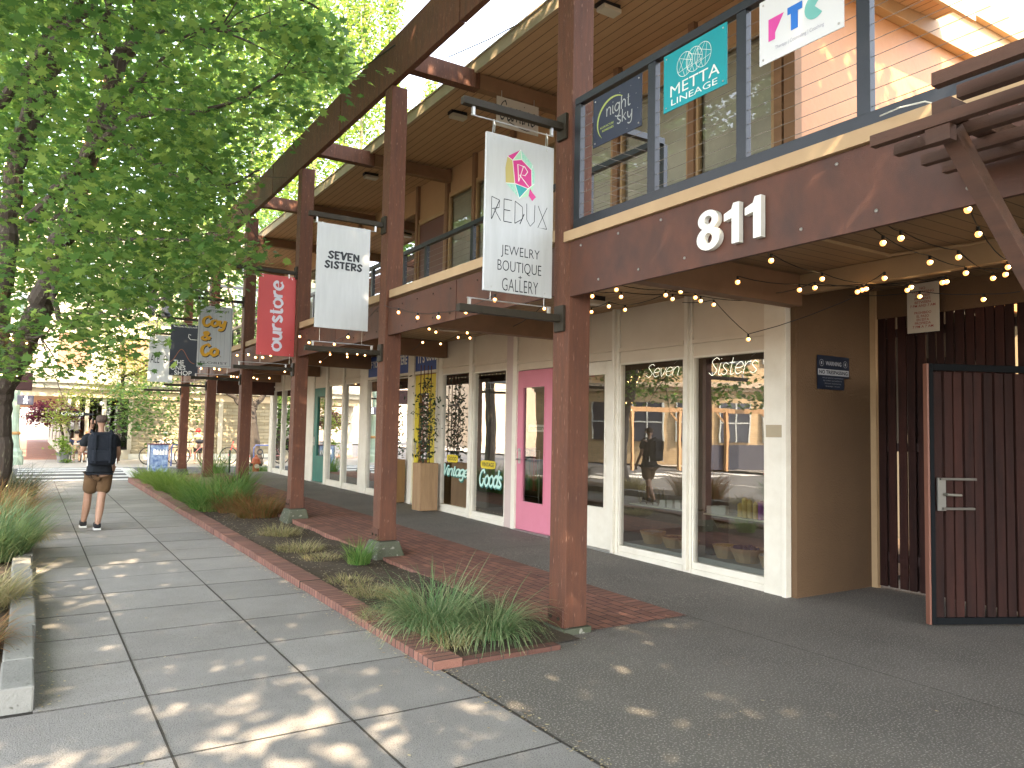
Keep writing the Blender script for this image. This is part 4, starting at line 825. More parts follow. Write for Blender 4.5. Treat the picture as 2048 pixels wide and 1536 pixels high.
string('bulb string near the blue signboard, lower row', c4([(613, 870), (687, 845), (822, 745), (1058, 778), (1473, 743), (1920, 725)]), zc(3.06))
string('bulb string draped outside the fascia under the coral sign', c5([(1150, 720), (1265, 713), (1340, 742), (1412, 742), (1493, 720)]), xc(3.7), r=.026, ends=((3.7, 16.6, 3.1), (3.7, 12.9, 3.1)))
string('bulb string under the far balcony right of the yellow-lettered sign', c5([(1163, 868), (1330, 890), (1495, 888), (1598, 870), (1638, 888)]), zc(3.06), r=.026)
string('far bulb string under the yellow-lettered sign', c5([(782, 855), (918, 858), (968, 865)]), xc(3.7), r=.028)
string('farthest bulb string by the street corner', c5([(655, 938), (690, 940), (805, 935), (940, 942), (1090, 938), (1118, 938), (1150, 942), (1320, 950), (1355, 962), (1480, 955)]), zc(3.02), r=.028)
# window fairy dots
t = thing('window_lights', 'row of tiny bulbs edging the painted shop windows inside the glass', 'string light', (6.74, 12, .2)); mb = MB()
for k in range(9):
    for a, b in ((10.8, 11.78), (12.02, 13.0)): mb.ball((6.73, a+(b-a)*k/8, .25), .004, 4).ball((6.73, a+(b-a)*k/8, 2.6), .004, 4)
for k in range(12):
    for yy in (11.78, 13.0): mb.ball((6.73, yy, .3+k*.19), .004, 4)
o = mb.build('bulb', emis('tiny_bulb', (1, .75, .45), 1.2), t); tag(o, kind='stuff')
# ------------------------------------------------------------------ planters with vines
wood = M('planter_wood', (.36, .23, .12), .75, (.22, .13, .07), 3, .8, .3, 60, stretch=(5, 5, .8)); woody = M('planter_wood_dark', (.25, .14, .05), .7, (.17, .09, .035), 3, .8, .2, 60, stretch=(5, 5, .8))
lv = [(-.5, 0), (-.1, .2), (.5, 0), (-.1, -.2)]
dk = leaf_mat('vine_leaf', (.012, .03, .012), (.02, .045, .018), (.035, .06, .025), .2)
def planter(lab, x0, x1, y0, y1, mt, lab2, z1=1.0):
    zb = zf(y0); t = thing('planter_box', lab, 'planter', ((x0+x1)/2, (y0+y1)/2, zb)); mb = MB()
    mb.box(x0, x1, y0, y0+.025, zb+.02, z1).box(x0, x1, y1-.025, y1, zb+.02, z1).box(x0, x0+.025, y0+.026, y1-.026, zb+.02, z1).box(x1-.025, x1, y0+.026, y1-.026, zb+.02, z1); mb.build('box', mt, t, bevel=.003)
    MB().box(x0+.03, x1-.03, y0+.03, y1-.03, z1-.1, z1-.05).build('soil', soil, t)
    v = thing('climbing_vine', lab2, 'vine', ((x0+x1)/2, (y0+y1)/2, z1-.05)); cx, cy = (x0+x1)/2, (y0+y1)/2
    mb = MB(); st = []
    for k in range(4):
        p = [(cx+(k-1.5)*.05, cy+(k % 2)*.06-.03, z1-.05)]
        for q in range(14): p.append((cx+(k-1.5)*.05+random.gauss(0, .03), cy+random.gauss(0, .045), z1+q*.12*(1-.1*k)))
        mb.tube(p, .006, 5); st += p[2:]
    for k in (-.1, -.03, .05, .12): mb.box(cx+k, cx+k+.012, cy+.1, cy+.112, z1-.05, 2.85)
    for z in (1.3, 1.7, 2.1, 2.5): mb.box(cx-.12, cx+.15, cy+.098, cy+.1, z, z+.012)
    mb.build('stem', M('trellis_wood', (.12, .05, .03), .7), v)
    n = 520; V_ = np.zeros((n, 4, 3))
    for i in range(n):
        b = Vector(random.choice(st)); sp = .10 if b.z > 1.9 else .085; c = b+Vector((random.gauss(0, sp), random.gauss(0, sp), random.gauss(0, .07))); s = random.uniform(.035, .085)
        d = Vector((random.gauss(0, 1), random.gauss(0, 1), random.gauss(-.5, .6))).normalized(); e = d.cross(Vector((random.gauss(0, 1), random.gauss(0, 1), random.gauss(0, 1)))).normalized()
        for k, (a, b2) in enumerate(lv): V_[i, k] = c+d*a*s*1.3+e*b2*s*1.4
    fastmesh('foliage', V_, None, dk, v)
planter('tall light wooden planter standing between yellow door and painted window', 6.2, 6.56, 12.93, 13.28, wood, 'thin dark vine on stakes in the light planter by the painted window')
planter('tall orange-brown wooden planter half hidden behind the second post', 6.2, 6.6, 14.5, 14.9, woody, 'dense dark vine in the planter behind the second post')
# ------------------------------------------------------------------ shop window goods
bas = plank_mat('wicker', (.70, .50, .28), (.55, .38, .2), 'z', .012, .35, .8, 1)
def basket(y, x, r, h, lab, fill, col):
    t = thing('basket', lab, 'basket', (x, y, .206), 'wicker baskets in the shop window'); z = .206
    MB().lathe([(r*.66, z), (r*.8, z+h*.4), (r, z+h), (r*1.03, z+h+.01), (r*.97, z+h+.012), (r*.9, z+h-.02), (r*.7, z+.03)], (x, y, 0), 14).build('weave', bas, t)
    mb = MB(); random.seed(int(y*100))
    for k in range(16): a = random.random()*6.28; q = random.random()**.5*r*.75; mb.obox((x+q*math.cos(a), y+q*math.sin(a), z+h+.0), (.09, .028, .02) if fill else (.05, .05, .05), Matrix.Rotation(random.random()*3, 3, 'Z') @ Matrix.Rotation(random.uniform(-.5, .5), 3, 'X'))
    mb.build('contents', M('goods%d' % len(MATS), col, .7), t, bevel=.004)
for a in ((7.56, 7.0, .17, .15, 'basket of pale bundles at the left end of the window', 1, (.45, .38, .3)), (7.15, 6.98, .16, .13, 'wide shallow basket of brown bundles, middle of the left window', 1, (.25, .15, .1)), (6.84, 6.93, .13, .13, 'small basket of sticks beside the mullion', 1, (.45, .4, .28)),
          (6.30, 6.98, .15, .14, 'basket of yellow pencil-like sticks in the right window', 1, (.5, .33, .08)), (5.98, 6.98, .19, .15, 'large open-weave basket heaped with purple lavender', 0, (.035, .025, .07)), (5.62, 6.92, .12, .12, 'basket of grey stones nearest the white corner board', 0, (.3, .28, .24))): basket(*a)
for a, b in ((6.72, 7.82), (5.5, 6.5)): o = MB().box(6.82, 7.15, a, b, .70, .715).build('glass_shelf', M('shelf', (.55, .52, .38), .3)); tag(o, 'glass shelf of %s' % ('soap boxes in the left big window' if a > 6 else 'candles in the window by the corner'), 'shelf', 'window shelves')
cy_ = M('beeswax', (.62, .44, .14), .5); cp_ = M('purple_candle', (.26, .05, .24), .5); bx_ = M('soap_box', (.6, .57, .48), .7)
for y, r, h, m_, l in ((6.02, .028, .15, cy_, 'yellow candle, first of the row'), (5.95, .035, .22, cy_, 'tall yellow pillar candle'), (5.88, .03, .20, cy_, 'pointed yellow candle'), (5.80, .028, .18, cy_, 'yellow taper with brown label'), (5.72, .036, .2, cp_, 'tall purple labelled candle'), (5.64, .036, .13, cp_, 'short purple labelled candle'), (5.56, .034, .18, cp_, 'purple candle by the frame')):
    o = MB().lathe([(r, .716), (r, .716+h*.93), (r*.6, .716+h), (.004, .716+h+.012)], (6.9, y, 0), 12).build('candle', m_, smooth=False); tag(o, l+' on the glass shelf', 'candle', 'candles on the shelf')
for k, y in enumerate((7.25, 7.12, 6.98, 6.45, 6.36, 6.26)):
    o = MB().box(6.87, 6.93, y-.05, y+.05, .716, .80+.01*(k % 3)).build('soap_box', bx_, bevel=.002); tag(o, 'pale soap box %s on the glass shelf' % ['beside the dried bundles', 'in the middle of the row', 'by the mullion', 'just right of the mullion', 'second right of the mullion', 'kraft coloured, nearest the candles'][k], 'box', 'soap boxes on the shelf')
tw = M('dried_bundle', (.25, .18, .1), .9, (.16, .13, .08), 30, .7)
for k, y in enumerate((7.72, 7.6, 7.48, 7.38, 7.3)):
    mb = MB()
    for q in range(7): mb.tube([(6.92, y, .716), (6.92+random.gauss(0, .015), y+random.gauss(0, .02), .82), (6.92+random.gauss(0, .03), y+random.gauss(0, .03), .95)], .007, 5)
    o = mb.build('dried_bundle', tw); tag(o, ['leftmost dried herb bundle', 'dried bundle second from the frame', 'thick middle dried bundle', 'slim dried bundle', 'dried bundle beside the first soap box'][k]+' on the shelf', 'bundle', 'dried bundles on the shelf')
# furnishings deeper in the shops
MB().box(8.4, 9.2, 5.6, 6.4, .1, .62).build('display_block', M('grey_block', (.45, .45, .43), .7)); tag(bpy.data.objects['display_block'], 'low white display block on the shop floor behind the candles', 'display block')
t = thing('clothes_rack', 'chrome clothes rack inside the painted window', 'rack', (7.6, 11.2, .12)); MB().tube([(7.5, 10.95, .15), (7.5, 10.95, 1.3), (7.5, 11.65, 1.3), (7.5, 11.65, .15)], .012, 6).tube([(7.5, 10.95, .5), (7.5, 11.65, .5)], .008, 6).build('rail', galv, t)
for k in range(3): MB().box(7.48, 7.52, 11.05+.2*k, 11.12+.2*k, .6, 1.28).build('garment', [red, teal, M('cloth_tan', (.3, .2, .1), .9)][k], t)
# ------------------------------------------------------------------ grasses
def grass(name, label, c, n, h, spread, lean, mat, w=.006, cat='grass clump', group='grass clumps in the beds', flat=.0, lin=(0, 0), kind=None):
    cx, cy, cz = c; Lv = 8; V = np.zeros((n, Lv, 2, 3)); a = rng.uniform(0, 2*PI, n); rr = spread*np.sqrt(rng.uniform(0, 1, n)); 
    bx = cx+rr*np.cos(a)*.8+lin[0]*rng.uniform(-1, 1, n); by = cy+rr*np.sin(a)*.8+lin[1]*rng.uniform(-1, 1, n)
    a2 = a+rng.normal(0, .7, n); ll = h*1.25*rng.uniform(.45, 1.2, n); wd = w*rng.uniform(.6, 1.3, n); px, py = -np.sin(a2+rng.normal(0, .5, n)), np.cos(a2)
    e = np.radians(rng.normal(78-22*min(1, lean), 9, n)); bend = np.radians(np.abs(rng.normal(105, 38, n))*lean*(1+flat*2)); ox = np.zeros(n); z = np.zeros(n)
    for l in range(Lv):
        t = l/(Lv-1); k = wd*(1-t)**.6*.5 + .0004
        X = bx+np.cos(a2)*ox; Y = by+np.sin(a2)*ox
        for s, sg in ((0, 1), (1, -1)): V[:, l, s, 0] = X+px*k*sg; V[:, l, s, 1] = Y+py*k*sg; V[:, l, s, 2] = np.maximum(cz+z, cz+.004)
        ee = e-bend*t**1.2; ox = ox+np.cos(ee)*ll/(Lv-1); z = z+np.sin(ee)*ll/(Lv-1)
    fs = []
    for i in range(n):
        b = i*Lv*2
        for l in range(Lv-1): q = b+l*2; fs.append((q, q+1, q+3, q+2))
    me = bpy.data.meshes.new(name); me.from_pydata((V.reshape(-1, 3)-np.array(c)).tolist(), [], fs); o = link(name, me, mat, None, Vector(c)); return tag(o, label, cat, group if not kind else None, kind)
gg = leaf_mat('grass_green', (.06, .15, .03), (.11, .23, .05), (.22, .30, .09), .35, .5); gb_ = leaf_mat('grass_blue', (.09, .17, .07), (.16, .26, .11), (.36, .36, .2), .4, .5)
gd_ = leaf_mat('grass_dry', (.20, .21, .08), (.30, .27, .12), (.40, .32, .18), .3, .7); gr = leaf_mat('grass_rust', (.10, .13, .035), (.24, .15, .05), (.30, .13, .06), .35, .6); gl_ = leaf_mat('grass_lime', (.10, .19, .03), (.15, .25, .04), (.24, .32, .08), .4, .5)
def G3(px, py, z=.03): p = atz(px, py, z); return (p.x, p.y, z)
grass('grass_clump', 'largest arching blue-green grass clump at the near end of the bed', G3(872, 1262), 1150, .50, .25, .95, gb_, .007)
grass('grass_clump', 'open arching grass clump at the near corner of the bed by the front post', G3(985, 1275), 600, .44, .15, 1.05, gb_, .007)
grass('grass_clump', 'dry straw tuft between the two arching clumps', G3(905, 1290), 160, .25, .16, 1.0, gd_, .006, flat=.2)
grass('grass_clump', 'small bright green tuft against the mossy footing', G3(718, 1128, .05), 260, .26, .16, .5, gg, .008)
for px, py, n, s, hh_, lab in ((742, 1188, 420, .30, .12, 'low yellowish grass mat in front of the mossy footing'), (790, 1195, 260, .22, .10, 'small dry grass mat beside the brick paving edge'), (700, 1165, 260, .28, .10, 'flat dry grass patch left of the mossy footing'), (600, 1100, 500, .38, .14, 'pale spreading grass patch in the middle of the bed'), (560, 1070, 500, .36, .2, 'pale green grass patch at the foot of the rusty clump'), (640, 1118, 260, .3, .1, 'thin dry grass patch over bare soil'), (765, 1235, 300, .25, .12, 'sparse yellow-green mat just behind the large arching clump')):
    grass('grass_mat', lab, G3(px, py, .04), n, hh_, s, .9, gd_, .005, 'grass patch', 'low grass patches')
grass('grass_clump', 'rusty brown grass clump beside the third post', G3(515, 1035, .04), 900, .48, .42, .75, gr, .010)
grass('grass_clump', 'olive grass clump left of the rusty one', G3(470, 1025, .05), 700, .42, .36, .8, gr, .010)
grass('grass_clump', 'tall bright green clump spilling over the brick edging', G3(430, 1020, .05), 1300, .62, .52, .75, gg, .012)
grass('grass_clump', 'tall upright green clump against the fourth post', G3(465, 1005, .06), 700, .72, .36, .45, gg, .012)
grass('grass_clump', 'yellow-lit green clump beside the edging', G3(388, 1003, .05), 900, .5, .45, .7, gl_, .010)
grass('grass_clump', 'light green clump further along the bed', G3(352, 985, .05), 900, .48, .55, .65, gl_, .012)
grass('grass_clump', 'light green clump second from the far end', G3(325, 972, .05), 800, .46, .55, .65, gl_, .012)
grass('grass_clump', 'farthest light green clump by the blue board', G3(300, 962, .05), 700, .42, .5, .65, gl_, .013)
grass('grass_clump', 'tall thin green clump behind the fifth post', (4.9, 24.8, .02), 300, .75, .35, .4, gg, .014)
grass('grass_clump', 'green tuft at the foot of the orange hydrant', (6.75, 26.5, .0), 380, .36, .5, .6, gg, .014)
grass('grass_clump', 'dense blue-green ornamental grass in the street planter', (-.42, 10.6, .08), 2600, .62, .62, .55, leaf_mat('grass_deep', (.06, .12, .05), (.11, .19, .08), (.24, .27, .12), .35), .008)
grass('grass_clump', 'fine seedy straw-topped grass behind the dense one', (-.5, 13.4, .08), 1600, .70, .7, .6, gr, .007)
grass('grass_clump', 'yellow dry grass leaning over the near block wall', (-.38, 8.0, .08), 1100, .36, .5, .8, gd_, .007)
grass('grass_clump', 'straw and olive grass in the near end of the street planter', (-.45, 6.4, .08), 1000, .30, .42, .8, gr, .007)
grass('grass_clump', 'gold dry tuft falling over the wall onto the pavement', (.02, 11.6, .12), 420, .30, .26, 1.2, gd_, .008, flat=.2)
grass('grass_clump', 'dark wispy shrub-like grass by the far trunk', (-.35, 18.6, .08), 1500, .75, .7, .8, leaf_mat('grass_dark', (.03, .05, .03), (.06, .08, .04), (.12, .12, .07), .3), .009)
grass('grass_clump', 'pale grass at the far end of the street planter', (-.5, 16, .08), 900, .5, .6, .8, gd_, .008)
# ------------------------------------------------------------------ people
def skin(name, V, E, Rr, mat, parent, sub=2):
    me = bpy.data.meshes.new(name); me.from_pydata([tuple(v) for v in V], E, []); o = bpy.data.objects.new('tmp', me); COL.objects.link(o)
    m = o.modifiers.new('s', 'SKIN'); m.use_smooth_shade = True; m.branch_smoothing = .6
    for i, r in enumerate(Rr): sv = me.skin_vertices[0].data[i]; sv.radius = r if isinstance(r, tuple) else (r, r); sv.use_root = (i == 0)
    o.modifiers.new('b', 'SUBSURF').levels = sub
    dg = bpy.context.evaluated_depsgraph_get(); dg.update(); m2 = bpy.data.meshes.new_from_object(o.evaluated_get(dg)); bpy.data.objects.remove(o)
    m2.name = name; m2.materials.clear(); q = bpy.data.objects.new(name, m2); m2.materials.append(mat); COL.objects.link(q); q.parent = parent
    m2.polygons.foreach_set('use_smooth', [True]*len(m2.polygons)); ORG[q.name] = ORG[parent.name]; return q
skn = M('skin', (.33, .195, .13), .6, (.28, .155, .10), 12, .5); skl = M('skin_light', (.50, .33, .24), .55)
bshirt = M('black_shirt', (.010, .012, .015), .95, (.02, .023, .027), 8, .6, .8, 24, spec=.1); pack = M('pack_nylon', (.007, .009, .013), .8, (.018, .022, .03), 7, .8, .9, 22, spec=.15); shorts = M('brown_shorts', (.11, .062, .026), .95, (.07, .038, .017), 7, .8, .9, 22)
mp = thing('person', 'man in black t-shirt, brown shorts and black backpack walking away on the phone', 'person', (.98, 13.55, 0))
body = skin('body', [(0, 0, .98), (0, .0, 1.15), (0, .01, 1.36), (0, .0, 1.49), (0, .005, 1.585), (0, .02, 1.675), (0, .02, 1.745),
   (-.10, 0, .93), (-.13, .13, .53), (-.17, .20, .10), (-.17, .23, .045), (-.17, .38, .03),
   (.09, 0, .93), (.045, -.02, .50), (.0, -.17, .10), (.0, -.18, .045), (.0, -.02, .03),
   (-.18, 0, 1.45), (-.25, .02, 1.18), (-.20, .17, 1.30), (-.125, .10, 1.57), (.18, 0, 1.45), (.26, -.02, 1.17), (.22, .14, .98), (.21, .20, .90), (-.14, .17, .32), (.03, -.07, .32), (-.12, .06, 1.63), (.205, .23, .84)],
   [(0, 1), (1, 2), (2, 3), (3, 4), (4, 5), (5, 6), (0, 7), (7, 8), (8, 25), (25, 9), (9, 10), (10, 11), (0, 12), (12, 13), (13, 26), (26, 14), (14, 15), (15, 16), (2, 17), (17, 18), (18, 19), (19, 20), (20, 27), (2, 21), (21, 22), (22, 23), (23, 24), (24, 28)],
   [(.15, .11), (.14, .10), (.16, .11), .050, .040, (.084, .100), (.064, .074), (.095, .10), .062, .042, .038, .03, (.095, .10), .062, .042, .038, .03, .055, .04, .034, .03, .055, .04, .034, .032, .064, .064, .032, .022], skn, mp)
skin('tshirt', [(0, 0, 1.0), (0, 0, 1.2), (0, .005, 1.38), (0, 0, 1.49), (-.19, 0, 1.44), (-.245, .015, 1.26), (.19, 0, 1.44), (.25, -.01, 1.25), (0, 0, .885)], [(0, 1), (1, 2), (2, 3), (2, 4), (4, 5), (2, 6), (6, 7), (0, 8)], [(.185, .135), (.175, .125), (.19, .13), (.085, .075), .078, .068, .078, .068, (.20, .155)], bshirt, mp)
sh = skin('shorts', [(0, 0, .95), (-.09, .03, .80), (-.115, .09, .53), (.085, .01, .80), (.06, -.005, .53)], [(0, 1), (1, 2), (0, 3), (3, 4)], [(.18, .14), (.118, .125), (.105, .11), (.118, .125), (.105, .11)], shorts, mp)
for (x, y0) in ((-.17, .22), (0, -.15)):
    cx, cy = .98+x, 13.55+y0+.07; s = MB().prism([(-.046, -.125), (.046, -.125), (.052, 0), (.042, .13), (-.042, .13), (-.052, 0)], (cx, cy, .029), (1, 0, 0), (0, 1, 0), .075).build('shoe', M('black_shoe', (.012, .012, .014), .8), mp, bevel=.018)
    s2 = MB(); cx, cy = .98+x, 13.55+y0+.07; s2.prism([(-.05, -.13), (.05, -.13), (.056, 0), (.045, .14), (-.045, .14), (-.056, 0)], (cx, cy, .0), (1, 0, 0), (0, 1, 0), .028).build('sole', M('white_sole', (.6, .6, .58), .6), s, bevel=.006)
for x in (-.17, .0): pass
hr = skin('hair', [(0, -.012, 1.625), (0, -.004, 1.70), (0, .012, 1.768)], [(0, 1), (1, 2)], [(.074, .080), (.096, .108), (.074, .086)], M('short_hair', (.05, .035, .028), .9, (.09, .06, .05), 60, .6), mp)
for sg in (-1, 1): MB().ball((.98+sg*.092, 13.575, 1.655), .028, 6, sc=(.45, .8, 1)).build('ear', skn, mp, smooth=True)
MB().obox((.98-.118, 13.63, 1.64), (.012, .075, .15), Matrix.Rotation(.3, 3, 'X')).build('phone', blk, mp, bevel=.004)
mb = MB()
for k in range(4): mb.tube([(.98-.135, 13.63+.02*k-.03, 1.60+.012*k), (.98-.142, 13.625+.02*k-.03, 1.63+.012*k), (.98-.128, 13.61+.02*k-.03, 1.655+.012*k)], .009, 6)
mb.build('fingers', skn, mp, smooth=True)
mb = MB()
for k in range(4): mb.tube([(.98+.205+.0, 13.55+.20+.018*k, .86), (.98+.20, 13.55+.215+.018*k, .81), (.98+.19, 13.55+.215+.018*k, .775-.006*abs(k-1.5))], [.010, .009, .007], 6)
mb.build('fingers', skn, mp, smooth=True)
bp_ = thing('backpack', 'large black rolled-top backpack worn by the walking man', 'backpack', (.98, 13.37, 1.05))
def rbox(cx, cy, cz, sx, sy, sz, name, mat, parent, bev):
    o = MB().box(cx-sx/2, cx+sx/2, cy-sy/2, cy+sy/2, cz-sz/2, cz+sz/2).build(name, mat, parent); m = o.modifiers.new('b', 'BEVEL'); m.width = bev; m.segments = 4; return o
a = rbox(.99, 13.345, 1.235, .40, .20, .50, 'bag', pack, bp_, .085); rbox(.99, 13.25, 1.14, .28, .07, .20, 'pocket', pack, a, .03); rbox(.99, 13.335, 1.465, .30, .15, .07, 'rolled_top', pack, a, .03)
for sg in (-1, 1):
    MB().tube([(.99+sg*.13, 13.40, 1.44), (.98+sg*.135, 13.48, 1.525), (.98+sg*.13, 13.62, 1.50), (.98+sg*.14, 13.67, 1.35), (.98+sg*.16, 13.60, 1.12), (.98+sg*.17, 13.43, 1.04)], .018, 6).build('strap', pack, a)
    MB().box(.99+sg*.10-.01, .99+sg*.10+.01, 13.205, 13.26, 1.03, 1.46).build('webbing', pack, a)
    MB().box(.99+sg*.195-.008, .99+sg*.195+.008, 13.3, 13.32, .98, 1.10).build('buckle_strap', galv, a)
# far people, seated
def seated(label, x, y, sz, top, bot, hat, hatc, face=-1, dirx=0):
    p = thing('person', label, 'person', (x, y, 0)); f = face
    skin('body', [(0, 0, sz), (0, .02*f, sz+.25), (0, .03*f, sz+.45), (0, .04*f, sz+.56), (0, .06*f, sz+.68), (0, .06*f, sz+.74), (-.09, .2*f, sz), (-.1, .42*f, sz), (-.1, .44*f, .1), (-.1, .55*f, .05), (.09, .2*f, sz), (.1, .42*f, sz), (.1, .44*f, .1), (.1, .55*f, .05), (-.2, .04*f, sz+.42), (-.25, .1*f, sz+.2), (-.12, .32*f, sz+.14), (.2, .04*f, sz+.42), (.25, .1*f, sz+.2), (.12, .32*f, sz+.14)],
      [(0, 1), (1, 2), (2, 3), (3, 4), (4, 5), (0, 6), (6, 7), (7, 8), (8, 9), (0, 10), (10, 11), (11, 12), (12, 13), (2, 14), (14, 15), (15, 16), (2, 17), (17, 18), (18, 19)],
      [.14, .13, .13, .055, .09, .06, .09, .065, .045, .04, .09, .065, .045, .04, .055, .042, .032, .055, .042, .032], skl, p, 1)
    skin('top', [(0, 0, sz), (0, .02*f, sz+.28), (0, .03*f, sz+.44), (-.2, .04*f, sz+.42), (-.23, .08*f, sz+.26), (.2, .04*f, sz+.42), (.23, .08*f, sz+.26)], [(0, 1), (1, 2), (2, 3), (3, 4), (2, 5), (5, 6)], [.17, .155, .14, .075, .062, .075, .062], top, p, 1)
    skin('shorts', [(0, 0, sz), (-.09, .2*f, sz), (-.1, .3*f, sz), (.09, .2*f, sz), (.1, .3*f, sz)], [(0, 1), (1, 2), (0, 3), (3, 4)], [.165, .105, .09, .105, .09], bot, p, 1)
    mb = MB().ball((x, y+.06*f, sz+.72), .105, 8, sc=(1, 1.05, .75))
    if hat: mb.box(x-.06, x+.06, min(y+.1*f, y+.24*f), max(y+.1*f, y+.24*f), sz+.70, sz+.715)
    mb.build('cap' if hat else 'hair', hatc, p, smooth=True); return p
wht = M('white_cloth', (.7, .7, .68), .8); dr = M('dark_red_cloth', (.18, .02, .03), .8); olv = M('olive_cloth', (.12, .12, .07), .9); rc = M('red_cap', (.5, .02, .02), .7)
seated('seated person in a white cap, white shirt and dark red shorts by the tan wall', 4.95, 35.2, .5, wht, dr, True, M('white_cap', (.75, .72, .66), .8))
p = thing('person', 'person in a bright red cap and olive top standing with the pink bicycle', 'person', (5.98, 33.6, 0))
skin('body', [(0, 0, .75), (0, 0, 1.0), (0, -.02, 1.15), (0, -.03, 1.22), (-.02, -.05, 1.32), (-.02, -.05, 1.40), (-.08, 0, .68), (-.1, .03, .38), (-.1, .05, .06), (-.14, -.08, .04), (.08, 0, .68), (.1, .03, .38), (.1, .05, .06), (.06, -.08, .04), (-.16, -.02, 1.12), (-.24, -.1, .94), (-.3, -.25, .9), (.16, -.02, 1.12), (.1, -.15, .94), (-.05, -.28, .9)],
  [(0, 1), (1, 2), (2, 3), (3, 4), (4, 5), (0, 6), (6, 7), (7, 8), (8, 9), (0, 10), (10, 11), (11, 12), (12, 13), (2, 14), (14, 15), (15, 16), (2, 17), (17, 18), (18, 19)], [.12, .11, .11, .05, .08, .05, .075, .055, .04, .035, .075, .055, .04, .035, .05, .038, .03, .05, .038, .03], skl, p, 1)
skin('top', [(0, 0, .78), (0, 0, 1.0), (0, -.02, 1.13), (-.17, -.02, 1.11), (-.22, -.07, .98), (.17, -.02, 1.11), (.12, -.1, .98)], [(0, 1), (1, 2), (2, 3), (3, 4), (2, 5), (5, 6)], [.15, .135, .12, .068, .055, .068, .055], olv, p, 1)
skin('shorts', [(0, 0, .74), (-.09, .01, .6), (-.1, .03, .42), (.09, .01, .6), (.1, .03, .42)], [(0, 1), (1, 2), (0, 3), (3, 4)], [.14, .095, .08, .095, .08], M('dark_shorts', (.03, .03, .035), .9), p, 1)
MB().ball((5.96, 33.55, 1.37), .108, 8, sc=(1, 1.05, .85)).box(5.80, 5.9, 33.45, 33.56, 1.345, 1.36).build('cap', rc, p, smooth=True)
MB().ball((6.0, 33.35, .93), .13, 8, sc=(1.4, .8, .7)).build('handlebar_bag', blk, p)
seated('cafe guest in dark top and white sun visor at the pavement table', 1.75, 36.4, .48, M('navy_cloth', (.04, .05, .1), .9), M('grey_cloth', (.2, .2, .22), .9), False, M('dark_hair', (.03, .02, .02), .9), -1)
seated('cafe guest with ginger hair seen from behind on a pale chair', 2.1, 35.3, .48, M('patterned_top', (.4, .35, .3), .9, (.05, .05, .06), 60, .5), M('pink_shorts', (.45, .2, .15), .9), False, M('ginger_hair', (.4, .16, .06), .8), 1)
for x, y, s, l in ((1.75, 36.5, -1, 'dark cafe chair of the guest in the visor'), (2.1, 35.2, 1, 'pale metal cafe chair under the ginger-haired guest'), (4.95, 35.35, -1, 'folding chair under the person in the white cap')):
    t = thing('cafe_chair', l, 'chair', (x, y, 0), 'pavement chairs'); cm = [blk, M('pale_metal', (.5, .5, .47), .4), galv][(x == 2.1)+2*(x > 4)]
    MB().box(x-.2, x+.2, y-.2, y+.2, .42, .45).build('seat', cm, t); yb = y+.2*(-s); MB().box(x-.2, x+.2, yb-.012, yb+.012, .6, .88).build('backrest', cm, t)
    for a in (-.18, .18):
        for b in (-.18, .18): MB().tube([(x+a, y+b, 0), (x+a, y+b, .88 if b*s < 0 else .42)], .014, 5).build('leg', cm, t)
t = thing('cafe_table', 'small white cafe table between the two guests', 'table', (1.95, 35.9, 0)); MB().lathe([(.33, .72), (.33, .745)], (1.95, 35.9, 0), 18).build('tabletop', wht, t); MB().lathe([(.2, 0), (.03, .04), (.03, .719)], (1.95, 35.9, 0), 10).build('leg', blk, t)
# bicycles
tyre = M('tyre', (.02, .02, .022), .8)
def bike(label, x, y, ang, mat):
    t = thing('bicycle', label, 'bicycle', (x, y, 0), 'bicycles at the far corner'); dx, dy = math.cos(ang), math.sin(ang)
    def q(a, z, o=0): return (x+dx*a-dy*o, y+dy*a+dx*o, z)
    for a in (-.52, .52):
        w = MB().tube([q(a+.34*math.cos(k*PI/14), .35+.34*math.sin(k*PI/14)) for k in range(29)], .02, 6).build('wheel', tyre, t); mb = MB()
        for k in range(10): mb.tube([q(a, .35), q(a+.33*math.cos(k*PI/5), .35+.33*math.sin(k*PI/5))], .003, 4)
        mb.build('spokes', galv, w)
    MB().tube([q(-.52, .35), q(-.12, .32), q(.36, .75), q(-.2, .78), q(-.12, .32)], .017, 6).tube([q(-.52, .35), q(-.2, .78)], .012, 6).tube([q(.52, .35), q(.40, .72), q(.35, .95)], .016, 6).build('frame', mat, t)
    MB().tube([q(.33, .98, -.26), q(.38, .99, -.1), q(.38, .99, .1), q(.33, .98, .26)], .013, 6).build('handlebar', blk, t); MB().obox(q(-.24, .90), (.24, .12, .06), Matrix.Rotation(ang, 3, 'Z')).tube([q(-.2, .78), q(-.23, .88)], .012, 6).build('saddle', blk, t, bevel=.01)
    return t
bike('pink-framed bicycle held by the person in the red cap', 5.75, 33.2, .45, M('pink_frame', (.5, .17, .15), .4)); bike('red bicycle chained at the rack left of the third post', 7.6, 33.0, 2.8, M('red_frame', (.5, .03, .03), .4)); bike('pale bicycle lying behind the farthest post', 4.6, 33.4, .2, M('rose_frame', (.5, .25, .25), .4))
